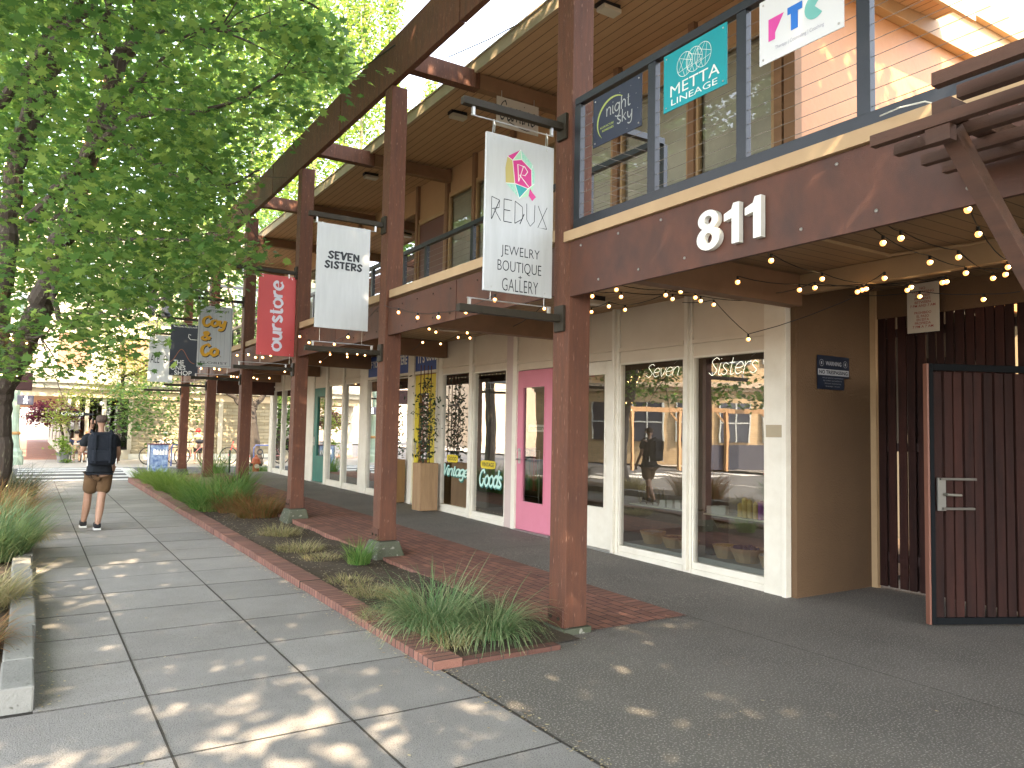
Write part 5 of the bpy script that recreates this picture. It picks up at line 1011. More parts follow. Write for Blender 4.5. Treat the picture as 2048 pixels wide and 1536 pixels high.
def rack(label, x, y, w, mat, ang=0, ring=False):
    dx, dy = math.cos(ang), math.sin(ang); pts = [(-w/2, 0), (-w/2, .72), (-w/2+.08, .82), (w/2-.08, .82), (w/2, .72), (w/2, 0)]
    t = thing('bike_rack', label, 'bike rack', (x, y, 0), 'bike racks'); MB().tube([(x+dx*a, y+dy*a, b) for a, b in pts], .028, 8).build('hoop', mat, t)
    if ring: MB().tube([(x+dx*.1*math.cos(k*PI/8)-.14*dx, y+dy*.1*math.cos(k*PI/8), .55+.1*math.sin(k*PI/8)) for k in range(17)], .03, 6).box(x-w/2, x+w/2, y-.01, y+.01, .28, .32).build('ring', blk, t)
rack('black bike hoop on the pavement left of the third post', 5.46, 25.3, .62, blk, 1.35); rack('blue bike hoop with round plate under the corner tree', 8.2, 31.9, .8, M('blue_rack', (.05, .07, .18), .5), .1, True); rack('dark blue bike hoop behind the farthest post', 4.95, 32.2, .7, M('blue_rack', (.05, .07, .18), .5), .9)
# hydrant
t = thing('fire_hydrant', 'small orange fire hydrant with pale caps by the shop corner', 'hydrant', (6.5, 26.2, 0)); org_ = M('hydrant_orange', (.42, .11, .045), .6, (.33, .08, .03), 8, .7)
MB().lathe([(.15, 0), (.15, .05), (.11, .06), (.11, .36), (.16, .37), (.16, .41), (.14, .42), (.12, .52), (.06, .58), (.05, .60), (.03, .60), (.03, .65)], (6.5, 26.2, 0), 14).build('barrel', org_, t, smooth=False)
MB().tube([(6.3, 26.2, .32), (6.7, 26.2, .32)], .05, 8).build('side_outlet', M('chain_dark', (.06, .05, .045), .6), t); MB().tube([(6.5, 26.02, .28), (6.5, 26.2, .28)], .075, 10).build('front_cap', M('cap_pale', (.5, .45, .35), .6), t)
# blue painted utility board
t = thing('painted_box', 'blue and white painted street box behind the grasses', 'street box', (3.82, 28.2, 0)); MB().box(3.5, 4.08, 28.2, 28.7, 0, .92).build('cabinet', M('box_blue', (.04, .09, .25), .6, (.35, .45, .6), 7, .35), t, bevel=.01)
mb = MB()
for k in range(5): mb.prism([(0, 0), (.07, 0), (.07, .12+.03*(k % 2)), (.035, .2), (0, .12)], (3.62+.09*k, 28.195, .58), X_, Z_, .004)
mb.build('painted_figure', wht, t); MB().box(3.46, 4.12, 28.17, 28.73, .92, .95).build('lid', M('box_lid', (.1, .03, .05), .6), t)
MB().box(3.46, 3.5, 28.17, 28.2, 0, .92).build('edge_strip', wht, t)
# green fluted lamp base & pedestrian signals
lg = M('lamp_green', (.38, .47, .36), .5, (.3, .38, .3), 5, .5); t = thing('lamp_post', 'pale green fluted street lamp post with a bronze ring', 'lamp post', (-.42, 34.0, 0))
prof = [(.36, 0), (.36, .32), (.33, .36), (.33, .5), (.24, .62), (.19, 1.05), (.185, 1.12)]; MB().lathe(prof, (-.42, 34, 0), 12).build('base', lg, t)
MB().lathe([(.21, 1.121), (.23, 1.17), (.21, 1.23)], (-.42, 34, 0), 14).build('ring', M('bronze', (.4, .22, .08), .5), t); MB().lathe([(.18, 1.231), (.15, 2.6), (.12, 6.0)], (-.42, 34, 0), 10).build('shaft', lg, t)
MB().ball((-.42, 34, 6.25), .25, 8).build('globe', wht, t)
def pbox(lab, c, w, h, nm_, lit=None, dep=.22):
    t = thing('pedestrian_signal', lab, 'signal', (c.x, c.y, c.z-h/2), 'pedestrian signals'); MB().box(c.x-w/2, c.x+w/2, c.y, c.y+dep, c.z-h/2, c.z+h/2).build('housing', nm_, t, bevel=.03)
    MB().tube([(c.x, c.y+dep/2, c.z), (-.42, 33.95, c.z)], .03, 6).build('arm', blk, t)
    if lit:
        mb = MB(); O = (c.x, c.y-.004, c.z); mb.ball((c.x+.01, c.y-.006, c.z+.125), .028, 6, sc=(1, .2, 1))
        for a, b, w_ in (((.0, .09), (.0, -.01), .06), ((0, 0), (-.05, -.13), .03), ((0, 0), (.05, -.13), .03), ((0, .08), (.07, .0), .022), ((0, .08), (-.06, .01), .022)): line(mb, [a, b], w_, O, X_, Z_)
        mb.build('walking_figure', emis('walk_white', (.95, 1, 1), 1.5), t)
pbox('large dark pedestrian signal head seen against the pale lamp post', aty(37, 762, 31), .82, .62, M('signal_dark', (.05, .015, .015), .6)); pbox('pedestrian signal lit with a white walking figure', aty(51, 800, 33.5), .52, .36, M('signal_grey', (.12, .11, .14), .6), True)
t = thing('traffic_signal', 'black traffic signal cluster hanging among the maple leaves', 'traffic signal', aty(332, 610, 30)); c = aty(335, 600, 30)
for dx, w in ((0, .34), (-.5, .22)):
    MB().box(c.x+dx-w/2, c.x+dx+w/2, 30, 30.3, c.z-.62, c.z+.5).build('housing', blk, t, bevel=.03)
    for k in range(3): MB().tube([(c.x+dx, 29.8, c.z+.33-.36*k), (c.x+dx, 30, c.z+.33-.36*k)], .13, 10).build('visor', blk, t)
MB().box(c.x-.05, c.x+8, 30.13, 30.19, c.z+.7, c.z+.8).tube([(c.x, 30.15, c.z+.5), (c.x, 30.15, c.z+.7)], .03, 6).build('mast_arm', blk, t)
MB().tube([(c.x+7.9, 30.15, 0), (c.x+7.9, 30.15, c.z+.8)], .1, 8).build('mast', blk, t)
# ------------------------------------------------------------------ far corner building (behind the crossing)
crm = M('cream_stucco', (.50, .45, .35), .85, (.43, .38, .29), .6, .6); FY = 38.0
fbk = brick_mat('tan_block', (.34, .29, .19), (.29, .245, .16), (.2, .16, .09), .5, .16, 'xz', .5, .012, .6)
t = thing('corner_building', 'cream and tan corner building across the side street with an arcaded pavement', 'building', (6, FY, 0))
mb = MB(); mb.box(3.95, 30, FY, FY+.3, .25, 2.75); 
for z in (.55, .93, 1.31, 1.69, 2.07, 2.45, 2.83, 3.21, 3.6): mb.box(3.95, 30, FY-.03, FY-.001, z, z+.05)
mb.build('block_wall', fbk, t); MB().box(3.95, 30, FY+.001, FY+.3, 2.751, 3.9).build('upper_wall', fbk, t)
MB().box(3.86, 30, FY-.04, FY+.2, 0, .249).build('wall_base', M('pale_base', (.5, .48, .4), .8), t)
for x in (7.6, 11.5, 15): MB().box(x, x+.2, FY-.08, FY-.031, .25, 4.2).build('pilaster', crm, t)
# ground floor storefront, recessed left part
MB().box(1.4, 3.949, FY+.1, FY+.3, 0, .42).build('storefront_base', crm, t)
for x in (1.4, 1.72, 2.1, 2.75, 3.8): MB().box(x, x+.15, FY+.0, FY+.32, .421, 2.7).build('storefront_pier', crm, t)
MB().add([(1.5, FY+.2, .42), (3.85, FY+.2, .42), (3.85, FY+.2, 2.7), (1.5, FY+.2, 2.7)], [(0, 1, 2, 3)]).build('pane', glass_mat('dark_pane', 2.5, (.25, .25, .25)), t)
MB().box(1.5, 12, FY+3, FY+3.1, 0, 2.8).build('inner_wall', M('dim_interior', (.05, .04, .035), .9), t)
MB().box(1.4, 1.55, FY+.32, 70, 0, 2.7).build('arcade_wall', crm, t)
for y in (44, 50, 57, 65): MB().box(1.37, 1.399, y, y+2.6, .5, 2.4).build('arcade_window', M('dark_window', (.04, .045, .05), .3), t)
# upper storey over the pavement
MB().box(-1.2, 30, FY-.1, 75, 2.701, 3.0).build('arcade_ceiling', M('arcade_soffit', (.5, .4, .26), .8), t)
MB().box(-1.2, 3.94, FY-.12, FY+.5, 3.001, 11).box(3.94, 30, FY+.0, FY+.5, 3.91, 11).build('upper_front', crm, t); MB().box(-1.2, -1.0, FY+.51, 75, 3.001, 11).build('upper_side', crm, t)
MB().box(-1.35, 30, FY-.3, FY-.121, 3.05, 3.28).box(-1.4, 30, FY-.42, FY-.121, 3.281, 3.36).build('cornice', crm, t)
MB().box(-1.3, 30, FY-.22, FY-.121, 6.3, 6.42).build('string_course', crm, t)
wb = M('brown_blind', (.30, .17, .11), .8)
for x in (.95, 3.3, 5.6, 8.1, 10.8, 13.5):
    for z in (4.02, 7.2):
        w = MB().box(x-.08, x+1.35, FY-.17, FY-.121, z-.12, z-.02).box(x-.08, x, FY-.17, FY-.121, z-.019, z+1.5).box(x+1.27, x+1.35, FY-.17, FY-.121, z-.019, z+1.5).box(x, x+1.27, FY-.17, FY-.121, z+1.42, z+1.5).build('window', M('cream_trim', (.66, .58, .42), .7), t)
        MB().box(x, x+1.27, FY-.135, FY-.122, z-.019, z+1.419).build('pane', wb if z < 5 else M('far_pane', (.2, .25, .27), .2), w)
for k, y in enumerate((FY+.6, FY+6, FY+12)): MB().box(-1.1, -.75, y, y+.35, 0, 2.7).build('arcade_column', crm, t)
t = thing('shop_awning_sign', 'dark wavy-edged cafe sign with white lettering beyond the walking man', 'sign', aty(150, 828, 36.6)); c = aty(150, 828, 36.6)
mb = MB(); mb.prism([(-.55, -.05), (.1, -.13), (.75, 0), (.15, .12), (-.55, .09)], c, X_, Z_, .05); mb.build('board', lk, t)
mb = MB(); put(mb, bfont('Grand', .01), (c.x-.5, c.y-.052, c.z-.06), X_, Z_, (0, 0, .8, .15)); mb.build('lettering', pal, t)
MB().tube([(c.x-.3, 36.62, c.z+.1), (c.x-.3, 36.62, 2.7)], .015, 5).tube([(c.x+.3, 36.62, c.z+.1), (c.x+.3, 36.62, 2.7)], .015, 5).build('hanger', blk, t)
t = thing('hanging_lantern', 'small white lantern under the arcade edge', 'lantern', (2.7, 37.7, 2.35)); MB().ball((2.7, 37.5, 2.45), .10, 8).build('globe', wht, t); MB().tube([(2.7, 37.5, 2.5), (2.7, 37.5, 3.05)], .012, 5).build('cord', blk, t)
# hazy distance down the street
for k, (x0, x1, y, h, c_) in enumerate(((-40, -16, 95, 9, (.5, .42, .34)), (-14, 6, 150, 11, (.45, .42, .38)), (-60, -20, 60, 8, (.55, .45, .33)))):
    o = MB().box(x0, x1, y, y+12, -.1, h).build('distant_building', M('distant_wall%d' % k, c_, .9, tuple(q*.8 for q in c_), .3, .6)); tag(o, ['sunlit distant building left of the lamp post', 'distant building closing the end of the street', 'tan distant block far down the street'][k], 'building')
# ------------------------------------------------------------------ building across the main road (mirrored in the shop glass)
ob = brick_mat('yellow_brick', (.50, .36, .21), (.44, .31, .17), (.34, .26, .17), .3, .09, 'xz', .5, .008, .4)
t = thing('opposite_building', 'two storey yellow brick building with a bowed front across the main road', 'building', (-16, 27, 0))
cx, cy, rr, a0, a1 = -24, 38, 14, R(-92), R(-8); n = 26
def arc_p(a, r): return (cx+r*math.cos(a), cy+r*math.sin(a))
def arcwall(r, z0, z1, name, mat, fr=0, to=n, parent=t):
    mb = MB(); vs = []
    for i in range(fr, to+1): a = a0+(a1-a0)*i/n; p = arc_p(a, r); vs += [(p[0], p[1], z0), (p[0], p[1], z1)]
    mb.add(vs, [(2*i, 2*i+2, 2*i+3, 2*i+1) for i in range(to-fr)]); return mb.build(name, mat, parent)
arcwall(13, 0, 11, 'wall', ob)
for (z0, z1, r) in ((4.0, 4.25, 13.35), (3.8, 4.0, 13.15), (8.3, 8.7, 13.3)):
    mb = MB()
    for i in range(n):
        a = a0+(a1-a0)*i/n; b = a0+(a1-a0)*(i+1)/n; p, q, p2, q2 = arc_p(a, 12.9), arc_p(b, 12.9), arc_p(a, r), arc_p(b, r)
        mb.add([(*p, z0), (*q, z0), (*q2, z0), (*p2, z0), (*p, z1), (*q, z1), (*q2, z1), (*p2, z1)], [(0, 1, 2, 3), (4, 7, 6, 5), (3, 2, 6, 7)])
    mb.build('cornice', M('stone_band', (.42, .33, .24), .8), t)
dw = M('opposite_pane', (.03, .035, .05), .15, spec=.6)
for i in range(1, n-1, 3):
    for z0, z1 in ((1.2, 3.2), (5.2, 7.2)):
        a = a0+(a1-a0)*(i+.5)/n; p = arc_p(a, 13.06); rm = Matrix.Rotation(a+PI/2, 3, 'Z')
        w = MB().obox((p[0], p[1], (z0+z1)/2), (1.5, .1, z1-z0), rm).build('window', dw, t); mb = MB()
        for k in (-.75, 0, .75): q = Vector((p[0], p[1], (z0+z1)/2))+rm @ Vector((k, -.0, 0)); mb.obox(q, (.07, .16, z1-z0), rm)
        mb.obox((p[0], p[1], (z0+z1)/2), (1.5, .16, .06), rm); mb.build('frame', M('frame_grey', (.4, .42, .4), .6), w)
t = thing('street_pole', 'pale utility pole by the opposite kerb, seen in the shop glass', 'pole', (-10.5, 21.5, 0)); MB().lathe([(.16, 0), (.14, 5), (.12, 9)], (-13.9, 21.5, -.01), 10).build('shaft', M('pole_paint', (.55, .55, .52), .6), t)
t = thing('timber_pergola', 'raw timber pergola against the opposite building', 'pergola', (-14.5, 21, 0)); tm = M('raw_timber', (.34, .20, .10), .7)
for k in range(5):
    x, y = -16.5+k*1.9, 21.5+k*.95
    MB().box(x, x+.14, y, y+.14, 0, 2.6).build('post', tm, t); MB().bar((x+.07, y+.07, 2.1), (x+.5, y+.28, 2.55), .08, .08).build('brace', tm, t)
MB().bar((-17, 21.3, 2.65), (-8.4, 25.6, 2.65), .14, .2).bar((-17.8, 23, 2.7), (-9.2, 27.3, 2.7), .14, .2).build('beam', tm, t); MB().bar((-16.5, 21.7, .6), (-12, 23.95, .6), .08, 1.1).build('panel', M('dark_panel', (.05, .05, .07), .6), t)
o = MB().lathe([(.2, -.01), (.2, .03), (.14, .04), (.03, .7)], (-12.6, 21.2, 0), 12).build('traffic_cone', M('cone_orange', (.75, .13, .03), .6)); tag(o, 'orange traffic cone on the opposite pavement', 'cone')
# ------------------------------------------------------------------ trees
bark = M('maple_bark', (.085, .065, .052), .95, (.045, .036, .03), 5, .8, .9, 22, stretch=(3, 3, .7), spots=(9, .62, (.14, .13, .09))); barkd = M('bark_dark', (.05, .04, .034), .95, (.03, .025, .02), 8, .7, .5, 30)
MAPLE = [(0, -.5), (.10, -.2), (.46, -.30), (.34, -.04), (.62, .14), (.30, .16), (.30, .42), (.12, .34), (0, .72), (-.12, .34), (-.30, .42), (-.30, .16), (-.62, .14), (-.34, -.04), (-.46, -.30), (-.10, -.2)]
QUAD = [(0, -.55), (.4, .0), (0, .65), (-.4, 0)]
def leaves(name, cents, per, sp, size, shape, mat, parent, flat=.35, keep=None, droop=.3):
    C_ = np.repeat(np.array(cents), per, axis=0); n = len(C_); C_ = C_+rng.normal(0, 1, (n, 3))*np.array([sp, sp, sp*flat])
    if keep is not None: k = np.array([keep(p) for p in C_]); C_ = C_[k]; n = len(C_)
    N_ = rng.normal(0, .45, (n, 3)); N_[:, 2] += 1; N_ /= np.linalg.norm(N_, axis=1)[:, None]
    A = rng.normal(0, 1, (n, 3)); A[:, 2] -= droop; A -= N_*(A*N_).sum(1)[:, None]; A /= np.linalg.norm(A, axis=1)[:, None]; Bv = np.cross(N_, A); s = size*rng.uniform(.55, 1.2, n)
    sh = np.array(shape); V = C_[:, None, :]+(A[:, None, :]*sh[None, :, 1:2]+Bv[:, None, :]*sh[None, :, 0:1])*s[:, None, None]
    V += N_[:, None, :]*(-(np.abs(sh[:, 0])**1.5)[None, :, None]*s[:, None, None]*.35)
    o = fastmesh(name, V, None, mat, parent); return o
def limb(mb, pts, r0_, r1_, n=10, wig=.03):
    P = [Vector(p) for p in pts]; out = []
    q = [P[0]]+P+[P[-1]]
    for i in range(1, len(q)-2):
        for j in range(5):
            t = j/5; a, b, c, d = q[i-1:i+3]; v = .5*(2*b+(c-a)*t+(2*a-5*b+4*c-d)*t*t+(3*b-a-3*c+d)*t**3); out.append(v+Vector((random.gauss(0, wig), random.gauss(0, wig), 0)))
    out.append(P[-1]); m = len(out); mb.tube(out, [r0_+(r1_-r0_)*(i/(m-1))**.8 for i in range(m)], n); return out
T = thing('maple_tree', 'big maple on the left leaning over the pavement, limbs wound with tiny lights', 'tree', (-.75, 16.5, 0), 'street maples')
random.seed(5); mb = MB(); W = lambda x, y, Y: aty(x, y, Y)
tr = limb(mb, [(-.86, 16.6, -.1), W(-10, 940, 16.4), W(-9, 860, 16.4), W(-6, 790, 16.3), W(20, 735, 16)], .26, .24, 14, .01)
L1 = limb(mb, [W(8, 755, 16), W(40, 700, 15.9), W(72, 630, 15.6), W(100, 550, 15.2), W(140, 440, 14.5), W(175, 330, 14), W(215, 200, 13.4), W(270, 60, 12.8), W(330, -60, 12), W(420, -260, 11)], .24, .09, 14)
L2 = limb(mb, [W(5, 740, 16), W(-8, 640, 16), W(12, 520, 16), W(20, 400, 16), W(60, 260, 15.6), W(105, 130, 15), W(120, 0, 14.4), W(140, -160, 13)], .24, .08, 12)
L3 = limb(mb, [W(-5, 720, 16), W(-60, 560, 16.5), W(-90, 380, 17), W(-60, 200, 17), W(-20, 60, 16.5), W(60, -80, 16)], .2, .09)
subs = [([W(60, 440, 15.5), W(110, 380, 14.6), W(170, 315, 13.6), W(215, 272, 12.9), W(260, 240, 12.3), W(330, 222, 11.8), W(400, 225, 11.3), W(470, 200, 10.9), W(560, 150, 10.4), W(640, 110, 10)], .09, .012),
 ([W(215, 272, 12.9), W(235, 215, 12.6), W(275, 165, 12.2), W(320, 125, 11.8), W(370, 80, 11.4), W(450, 30, 11)], .05, .012), ([W(175, 330, 14), W(225, 190, 13), W(270, 30, 12.4), W(320, -40, 12)], .07, .03),
 ([W(30, 300, 15), W(60, 200, 14.6), W(85, 90, 14), W(140, 30, 13.4), W(180, -30, 12.8)], .10, .05), ([W(100, 560, 15.2), W(130, 650, 14.5), W(170, 627, 13.8), W(230, 627, 13), W(290, 605, 12.4), W(330, 595, 12)], .05, .01),
 ([W(0, 650, 15), W(40, 672, 14.4), W(80, 672, 14), W(130, 640, 13.4)], .035, .008), ([W(140, 440, 14.5), W(200, 470, 13.8), W(280, 480, 13), W(370, 480, 12.4), W(440, 500, 12)], .05, .01),
 ([W(120, 500, 14.6), W(190, 540, 13.6), W(260, 560, 13), W(350, 560, 12.4), W(430, 590, 12)], .04, .008), ([W(200, 240, 13.4), W(300, 330, 12.4), W(380, 360, 11.8), W(450, 370, 11.3), W(520, 340, 11)], .05, .01),
 ([W(0, 210, 14), W(80, 110, 13), W(130, 60, 12), W(190, 10, 11.4)], .09, .05), ([W(240, 100, 12.6), W(330, 60, 11.6), W(440, 60, 10.8), W(540, 60, 10.2), W(600, 40, 9.8)], .05, .01),
 ([W(330, -60, 12), W(430, -60, 11), W(540, -30, 10.2), W(640, 20, 9.8)], .06, .015), ([W(150, 420, 14.2), W(90, 450, 14), W(60, 520, 14.2)], .03, .01), ([W(205, 140, 13), W(215, 20, 12.4), W(240, -60, 12)], .06, .03)]
for p, a, b in subs: limb(mb, p, a, b, 8, .02)
for k in range(130):
    p, a, b = random.choice(subs); i = random.randrange(1, len(p)-1); s = p[i]; d = Vector((random.gauss(.2, .5), random.gauss(-.3, .5), random.gauss(0, .45))); mb.tube([s, s+d*.5+Vector((0, 0, .04)), s+d], [.012, .008, .003], 5)
mb.build('trunk', bark, T)
mb = MB()
for k in range(160):
    L_ = random.choice((L1, L1, L2, tr, L3)); i = random.randrange(0, int(len(L_)*.75)); p = L_[i]; a = random.random()*6.28; rr_ = .25-.12*i/len(L_); mb.ball(p+Vector((math.cos(a)*rr_, math.sin(a)*rr_, random.gauss(0, .12))), .014, 4)
tl_ = mb.build('fairy_lights', emis('fairy', (1, .62, .22), 3), org=(-.7, 16.2, 1)); tag(tl_, 'tiny warm fairy lights wound round the big maple limbs', 'fairy lights', kind='stuff')
mleaf = leaf_mat('maple_leaf', (.058, .138, .036), (.11, .215, .05), (.23, .33, .075), .58, .5)
BR = [(-400, 700), (60, 765), (130, 745), (200, 725), (255, 700), (290, 615), (400, 600), (440, 570), (480, 545), (482, 510), (470, 470), (430, 420), (450, 370), (500, 310), (585, 235), (680, 185), (705, 150), (690, 110), (640, 60), (590, -10), (700, -200), (900, -900), (-900, -900)]
def inside(x, y, Pg):
    c = False; j = len(Pg)-1
    for i in range(len(Pg)):
        xi, yi = Pg[i]; xj, yj = Pg[j]
        if (yi > y) != (yj > y) and x < (xj-xi)*(y-yi)/(yj-yi)+xi: c = not c
        j = i
    return c
cents = []; g = 0
while len(cents) < 1480:
    x = rng.uniform(-260, 730); y = rng.uniform(-260, 770); Y = rng.uniform(8.2, 16.5)
    jx, jy = x+rng.normal(0, 14), y+rng.normal(0, 14)
    if not inside(jx, jy, BR): continue
    if x < 560 and Y < 12.8 and rng.random() < .62: continue
    p = aty(x, y, Y)
    if p.z < 2.25 or p.z > 12.5 or p.x < -6: continue
    dens = noise.noise((p.x*.9, p.y*.9, p.z*.9))
    if dens < (-.16 if y < 300 else -.34): continue
    if x < 130 and 190 < y and rng.random() < .72: continue
    if x < 300 and y < 470 and rng.random() < .35: continue
    cents.append(p)
leaves('crown', cents, 25, .23, .122, MAPLE, mleaf, T, .45)
# unseen maples out of frame (left / above / behind), crowns shaped for their shade
def outside_frame(p):
    x, y = proj(p); return not (-60 < x < 2110 and -60 < y < 1600)
def shade_tree(label, base, cen, rad, ncl, per, sp, size, seed, keep=outside_frame, extra=()):
    random.seed(seed); r_ = np.random.default_rng(seed); t = thing('maple_tree', label, 'tree', base, 'street maples'); mb = MB(); tops = limb(mb, [base, (base[0], base[1], 1.5), (base[0]+.1, base[1]+.1, cen[2]-rad[2]*.75)], .24, .18, 10, .01)
    for k in range(9):
        a = k*2.4; e = (cen[0]+rad[0]*.6*math.cos(a), cen[1]+rad[1]*.6*math.sin(a), cen[2]+rad[2]*.3*math.sin(k)); 
        pts = [tops[-1], (tops[-1]*.55+Vector(e)*.45)+Vector((0, 0, .5)), e]
        if all(keep(Vector(q)) for q in pts[1:]) and keep((Vector(pts[1])+Vector(pts[2]))/2): limb(mb, pts, .1, .02, 7)
    mb.build('trunk', bark, t); cs = []
    while len(cs) < ncl:
        v = r_.uniform(-1, 1, 3)
        if (v**2).sum() > 1: continue
        p = Vector((cen[0]+v[0]*rad[0], cen[1]+v[1]*rad[1], cen[2]+v[2]*rad[2]))
        if noise.noise((p.x*.6, p.y*.6, p.z*.6+seed)) < -.36: continue
        gx_, gy_ = p.x+.42/.93*p.z, p.y+.88/.93*p.z
        if ((gx_-1.0)/1.15)**2+((gy_-3.75)/.65)**2 < 1 and r_.random() < .55: continue  # crown thinned here so sun patches reach the near pavement
        cs.append(p)
    for c_, rd, m_ in extra:
        for q in range(m_): v = r_.normal(0, .5, 3); cs.append(Vector((c_[0]+v[0]*rd[0], c_[1]+v[1]*rd[1], c_[2]+v[2]*rd[2])))
    leaves('crown', cs, per, sp, size, QUAD, mleaf, t, .5, keep); return t
shade_tree('maple standing behind the viewer, its crown shading the entry', (-1.2, -3.5, 0), (.4, -1.2, 8.2), (6.2, 6.8, 3.6), 1400, 30, .42, .2, 21, extra=(((4.9, .3, 9.8), (1.6, 1.2, 1.0), 130), ((1.3, .9, 8.3), (1.0, .9, .8), 90)))  # extra leaf clusters added to shade the upper end wall and jewelry sign
shade_tree('maple further back along the kerb behind the viewer', (-1.3, -12, 0), (0, -11.5, 8.4), (6.2, 6.6, 4), 800, 30, .45, .22, 22)
shade_tree('maple beside the near kerb whose crown spreads overhead', (-1.3, 6.3, 0), (-1.0, 7.0, 10.2), (5.4, 5.8, 3.2), 1100, 30, .42, .2, 23)
def far_keep(p):
    x, y = proj(p); return not (-60 < x < 2110 and -60 < y < 1600) or (inside(x, y, BR) and y < 600)
shade_tree('maple on the far kerb whose crown shades the crossing', (-1.75, 25.5, 0), (-1.2, 20.5, 8.5), (5.6, 5.6, 4.2), 900, 26, .45, .2, 24, far_keep)
shade_tree('maple across the side street beside the lamp post', (-3.0, 29, 0), (-3.4, 27, 8.5), (4.6, 5, 4.2), 420, 26, .45, .2, 25, far_keep)
# corner maple beyond the building
def ctree(label, base, fork, ends, clusters, per, sp, size, mat, tr_r=.22, shape=QUAD, name='corner_tree', grp=None, flat=.7):
    t = thing(name, label, 'tree', base, grp); mb = MB(); random.seed(int(base[0]*7+base[1])); limb(mb, [base]+fork, tr_r, tr_r*.75, 10, .02)
    for e in ends: limb(mb, [fork[-1]]+e, tr_r*.6, .03, 8, .05)
    mb.build('trunk', barkd, t); leaves('crown', clusters, per, sp, size, shape, mat, t, flat); return t
def inpoly(n, Pg, Y0, Y1, seed):
    r_ = np.random.default_rng(seed); xs_ = [p[0] for p in Pg]; ys_ = [p[1] for p in Pg]; o = []
    while len(o) < n:
        x, y = r_.uniform(min(xs_), max(xs_)), r_.uniform(min(ys_), max(ys_))
        if inside(x, y, Pg): o.append(aty(x, y, r_.uniform(Y0, Y1)))
    return o
cleaf = leaf_mat('corner_leaf', (.045, .105, .03), (.075, .15, .04), (.13, .21, .055), .5); yleaf = leaf_mat('sunny_leaf', (.10, .17, .035), (.18, .25, .05), (.28, .27, .07), .55); pleaf = leaf_mat('poplar_leaf', (.09, .18, .03), (.17, .27, .045), (.28, .35, .07), .58); rleaf = leaf_mat('plum_leaf', (.06, .015, .03), (.10, .02, .035), (.16, .03, .05), .4)
ctree('dark-limbed tree at the street corner behind the last posts', (8.2, 32.8, 0), [(8.0, 32.8, 1.2), (7.9, 33, 2.3)], [[W(470, 800, 33), W(435, 768, 33), W(400, 740, 33)], [W(530, 780, 33), W(560, 720, 33), W(600, 600, 33)], [W(490, 760, 33), W(470, 640, 33), W(450, 500, 33)], [W(500, 740, 33), W(520, 600, 33), W(560, 480, 33)]],
      inpoly(420, [(330, 480), (460, 430), (640, 420), (700, 600), (640, 740), (560, 700), (500, 735), (440, 700), (400, 720), (330, 640)], 30.5, 36, 31)+inpoly(60, [(215, 790), (330, 745), (400, 770), (385, 850), (300, 880), (230, 840)], 33, 35, 32)+inpoly(60, [(425, 640), (545, 640), (560, 760), (500, 750), (430, 770)], 33, 35, 33), 34, .36, .15, cleaf, .26, grp=None)
ctree('sunny yellow-green branch tree in front of the cream building', (3.3, 36.6, 0), [(3.3, 36.6, 2.2), (3.35, 36.5, 3.6)], [[W(300, 735, 36), W(230, 705, 36), W(160, 680, 36)], [W(250, 700, 36), W(230, 640, 36)], [W(300, 720, 36), W(320, 600, 36)]],
      inpoly(62, [(120, 800), (200, 745), (230, 700), (300, 720), (290, 780), (220, 800), (130, 850)], 35, 36.5, 34)+inpoly(60, [(140, 660), (260, 620), (320, 640), (330, 720), (250, 760), (200, 710)], 35, 36.5, 35)+inpoly(14, [(90, 830), (140, 800), (160, 850), (120, 870)], 35, 36, 36), 30, .24, .11, yleaf, .10, name='young_street_tree')
ctree('small plum-leaved maple over the cafe tables', (1.35, 39.0, 0), [(1.3, 38.9, 1.1), (1.15, 38.7, 1.7)], [[W(120, 835, 37.5), W(80, 830, 37.5), W(55, 835, 37.5)], [W(110, 830, 37.5), W(90, 815, 37.5)], [W(130, 845, 37.5), W(140, 870, 37)]], inpoly(75, [(45, 832), (75, 806), (125, 806), (165, 830), (130, 850), (90, 848), (60, 845)], 36.6, 38, 37), 26, .15, .12, rleaf, .06, name='plum_tree')
t = thing('potted_shrub', 'bright green trailing shrub in a pot beside the cafe tables', 'potted plant', (1.25, 35.2, 0)); MB().lathe([(.18, 0), (.24, .4), (.26, .42)], (1.25, 35.2, 0), 12).build('pot', M('pot_grey', (.2, .2, .2), .7), t); leaves('foliage', inpoly(22, [(105, 888), (125, 868), (145, 890), (140, 925), (118, 920)], 34.9, 35.4, 38), 30, .12, .1, QUAD, gl_, t)
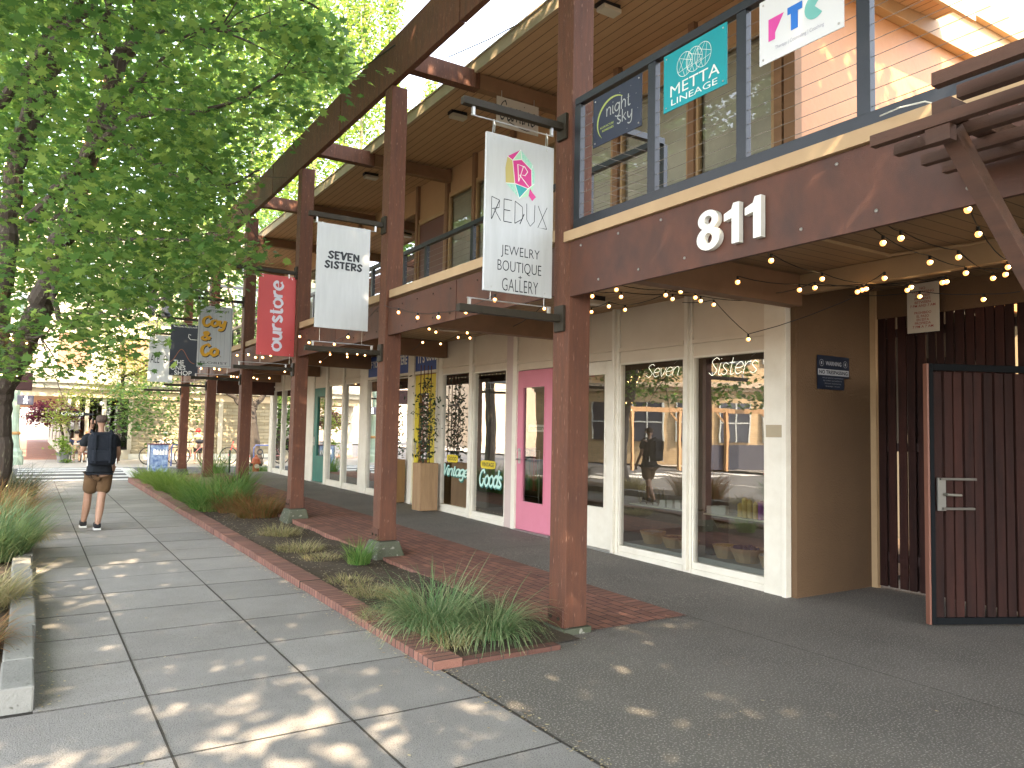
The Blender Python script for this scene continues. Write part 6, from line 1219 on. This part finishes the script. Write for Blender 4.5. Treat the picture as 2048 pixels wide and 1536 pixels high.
# poplars behind
plab = ['tall golden-green poplar, leftmost of the row behind the roof', 'poplar second from the left behind the high beam', 'poplar third along, partly behind the maple leaves', 'pale poplar with gaps of sky beside it', 'narrow poplar squeezed between two taller ones', 'tall poplar left of the open sky', 'slim poplar at the edge of the open sky', 'lower poplar tip seen under the first rafter', 'low poplar tips seen between the rafters']
for k, (px, Y, top, rad) in enumerate(((400, 50, -200, 2.0), (480, 47, -260, 2.2), (555, 52, -300, 2.0), (610, 46, -220, 1.7), (668, 53, -150, 1.5), (705, 50, -250, 1.6), (757, 48, -60, 1.0), (850, 54, 165, 1.2), (800, 60, 230, 1.4))):
    b = aty(px, 850, Y); zt = aty(px, top, Y).z; t = thing('poplar_tree', plab[k], 'tree', (b.x, Y, 0), 'poplars behind the building'); mb = MB(); random.seed(60+k)
    limb(mb, [(b.x, Y, 0), (b.x, Y, zt*.5), (b.x, Y, zt*.97)], .28, .03, 8, .05)
    for q in range(26): z = random.uniform(.15, .9)*zt; a = random.random()*6.28; mb.tube([(b.x, Y, z), (b.x+rad*.5*math.cos(a), Y+rad*.5*math.sin(a), z+1.8), (b.x+rad*.6*math.cos(a), Y+rad*.6*math.sin(a), z+3.2)], [.06, .035, .012], 5)
    mb.build('trunk', M('poplar_bark', (.25, .22, .16), .9), t); cs = []; r_ = np.random.default_rng(80+k)
    for q in range(int(230*rad**.8)):
        f = r_.uniform(.08, 1); rr_ = rad*(math.sin(min(1, f*1.15+.1)*PI*.97)**.5 if f < .8 else (1-f)*3.2+.12); a = r_.uniform(0, 6.28); d = rr_*math.sqrt(r_.uniform(.05, 1)); cs.append((b.x+d*math.cos(a), Y+d*math.sin(a), zt*f))
    leaves('crown', cs, 34, .42, .26, QUAD, pleaf, t, 1.7, droop=-.6)
# ------------------------------------------------------------------ cable + wires overhead
o = MB().tube([W(672, 160, 12), W(720, 140, 10), W(790, 90, 8.9)], .008, 5).build('overhead_wire', bcord); tag(o, 'thin wire running from the high beam into the maple', 'wire')
o = MB().tube([(4.55, 8.95, 6.64), (4.8, 8.3, 6.68), (5.0, 7.9, 6.77)], .008, 5).build('eave_wire', bcord); tag(o, 'thin wire looping from the rafter to the eave', 'wire')
# ------------------------------------------------------------------ sky and sun
w = bpy.data.worlds.new("World"); SC.world = w; w.use_nodes = True; N = w.node_tree.nodes; L = w.node_tree.links
sk = N.new('ShaderNodeTexSky'); sk.sky_type = 'NISHITA'; sk.sun_disc = False
to = Vector((-.42, -.88, .93)).normalized(); el = math.asin(to.z); azm = math.atan2(to.x, to.y)
sk.sun_elevation = el; sk.sun_rotation = azm; sk.air_density = 1.0; sk.dust_density = 1.5
hs = N.new('ShaderNodeHueSaturation'); hs.inputs['Saturation'].default_value = .40; L.new(sk.outputs[0], hs.inputs['Color'])
bg = N['Background']; bg.inputs['Strength'].default_value = .15; L.new(hs.outputs[0], bg.inputs['Color'])
sd = bpy.data.lights.new('sun', 'SUN'); sd.energy = 3.2; sd.angle = R(.53); sd.color = (1, .80, .56); so = bpy.data.objects.new('sun', sd); COL.objects.link(so); so.rotation_euler = (-to).to_track_quat('-Z', 'Y').to_euler()
SC.view_settings.view_transform = 'Standard'; SC.view_settings.look = 'None'; SC.view_settings.gamma = 1; SC.view_settings.exposure = 3.22
cy = SC.cycles; cy.use_denoising = True; cy.max_bounces = 8; cy.diffuse_bounces = 4; cy.glossy_bounces = 4; cy.transparent_max_bounces = 12; cy.transmission_bounces = 4; cy.caustics_reflective = False; cy.caustics_refractive = False; cy.sample_clamp_indirect = 6
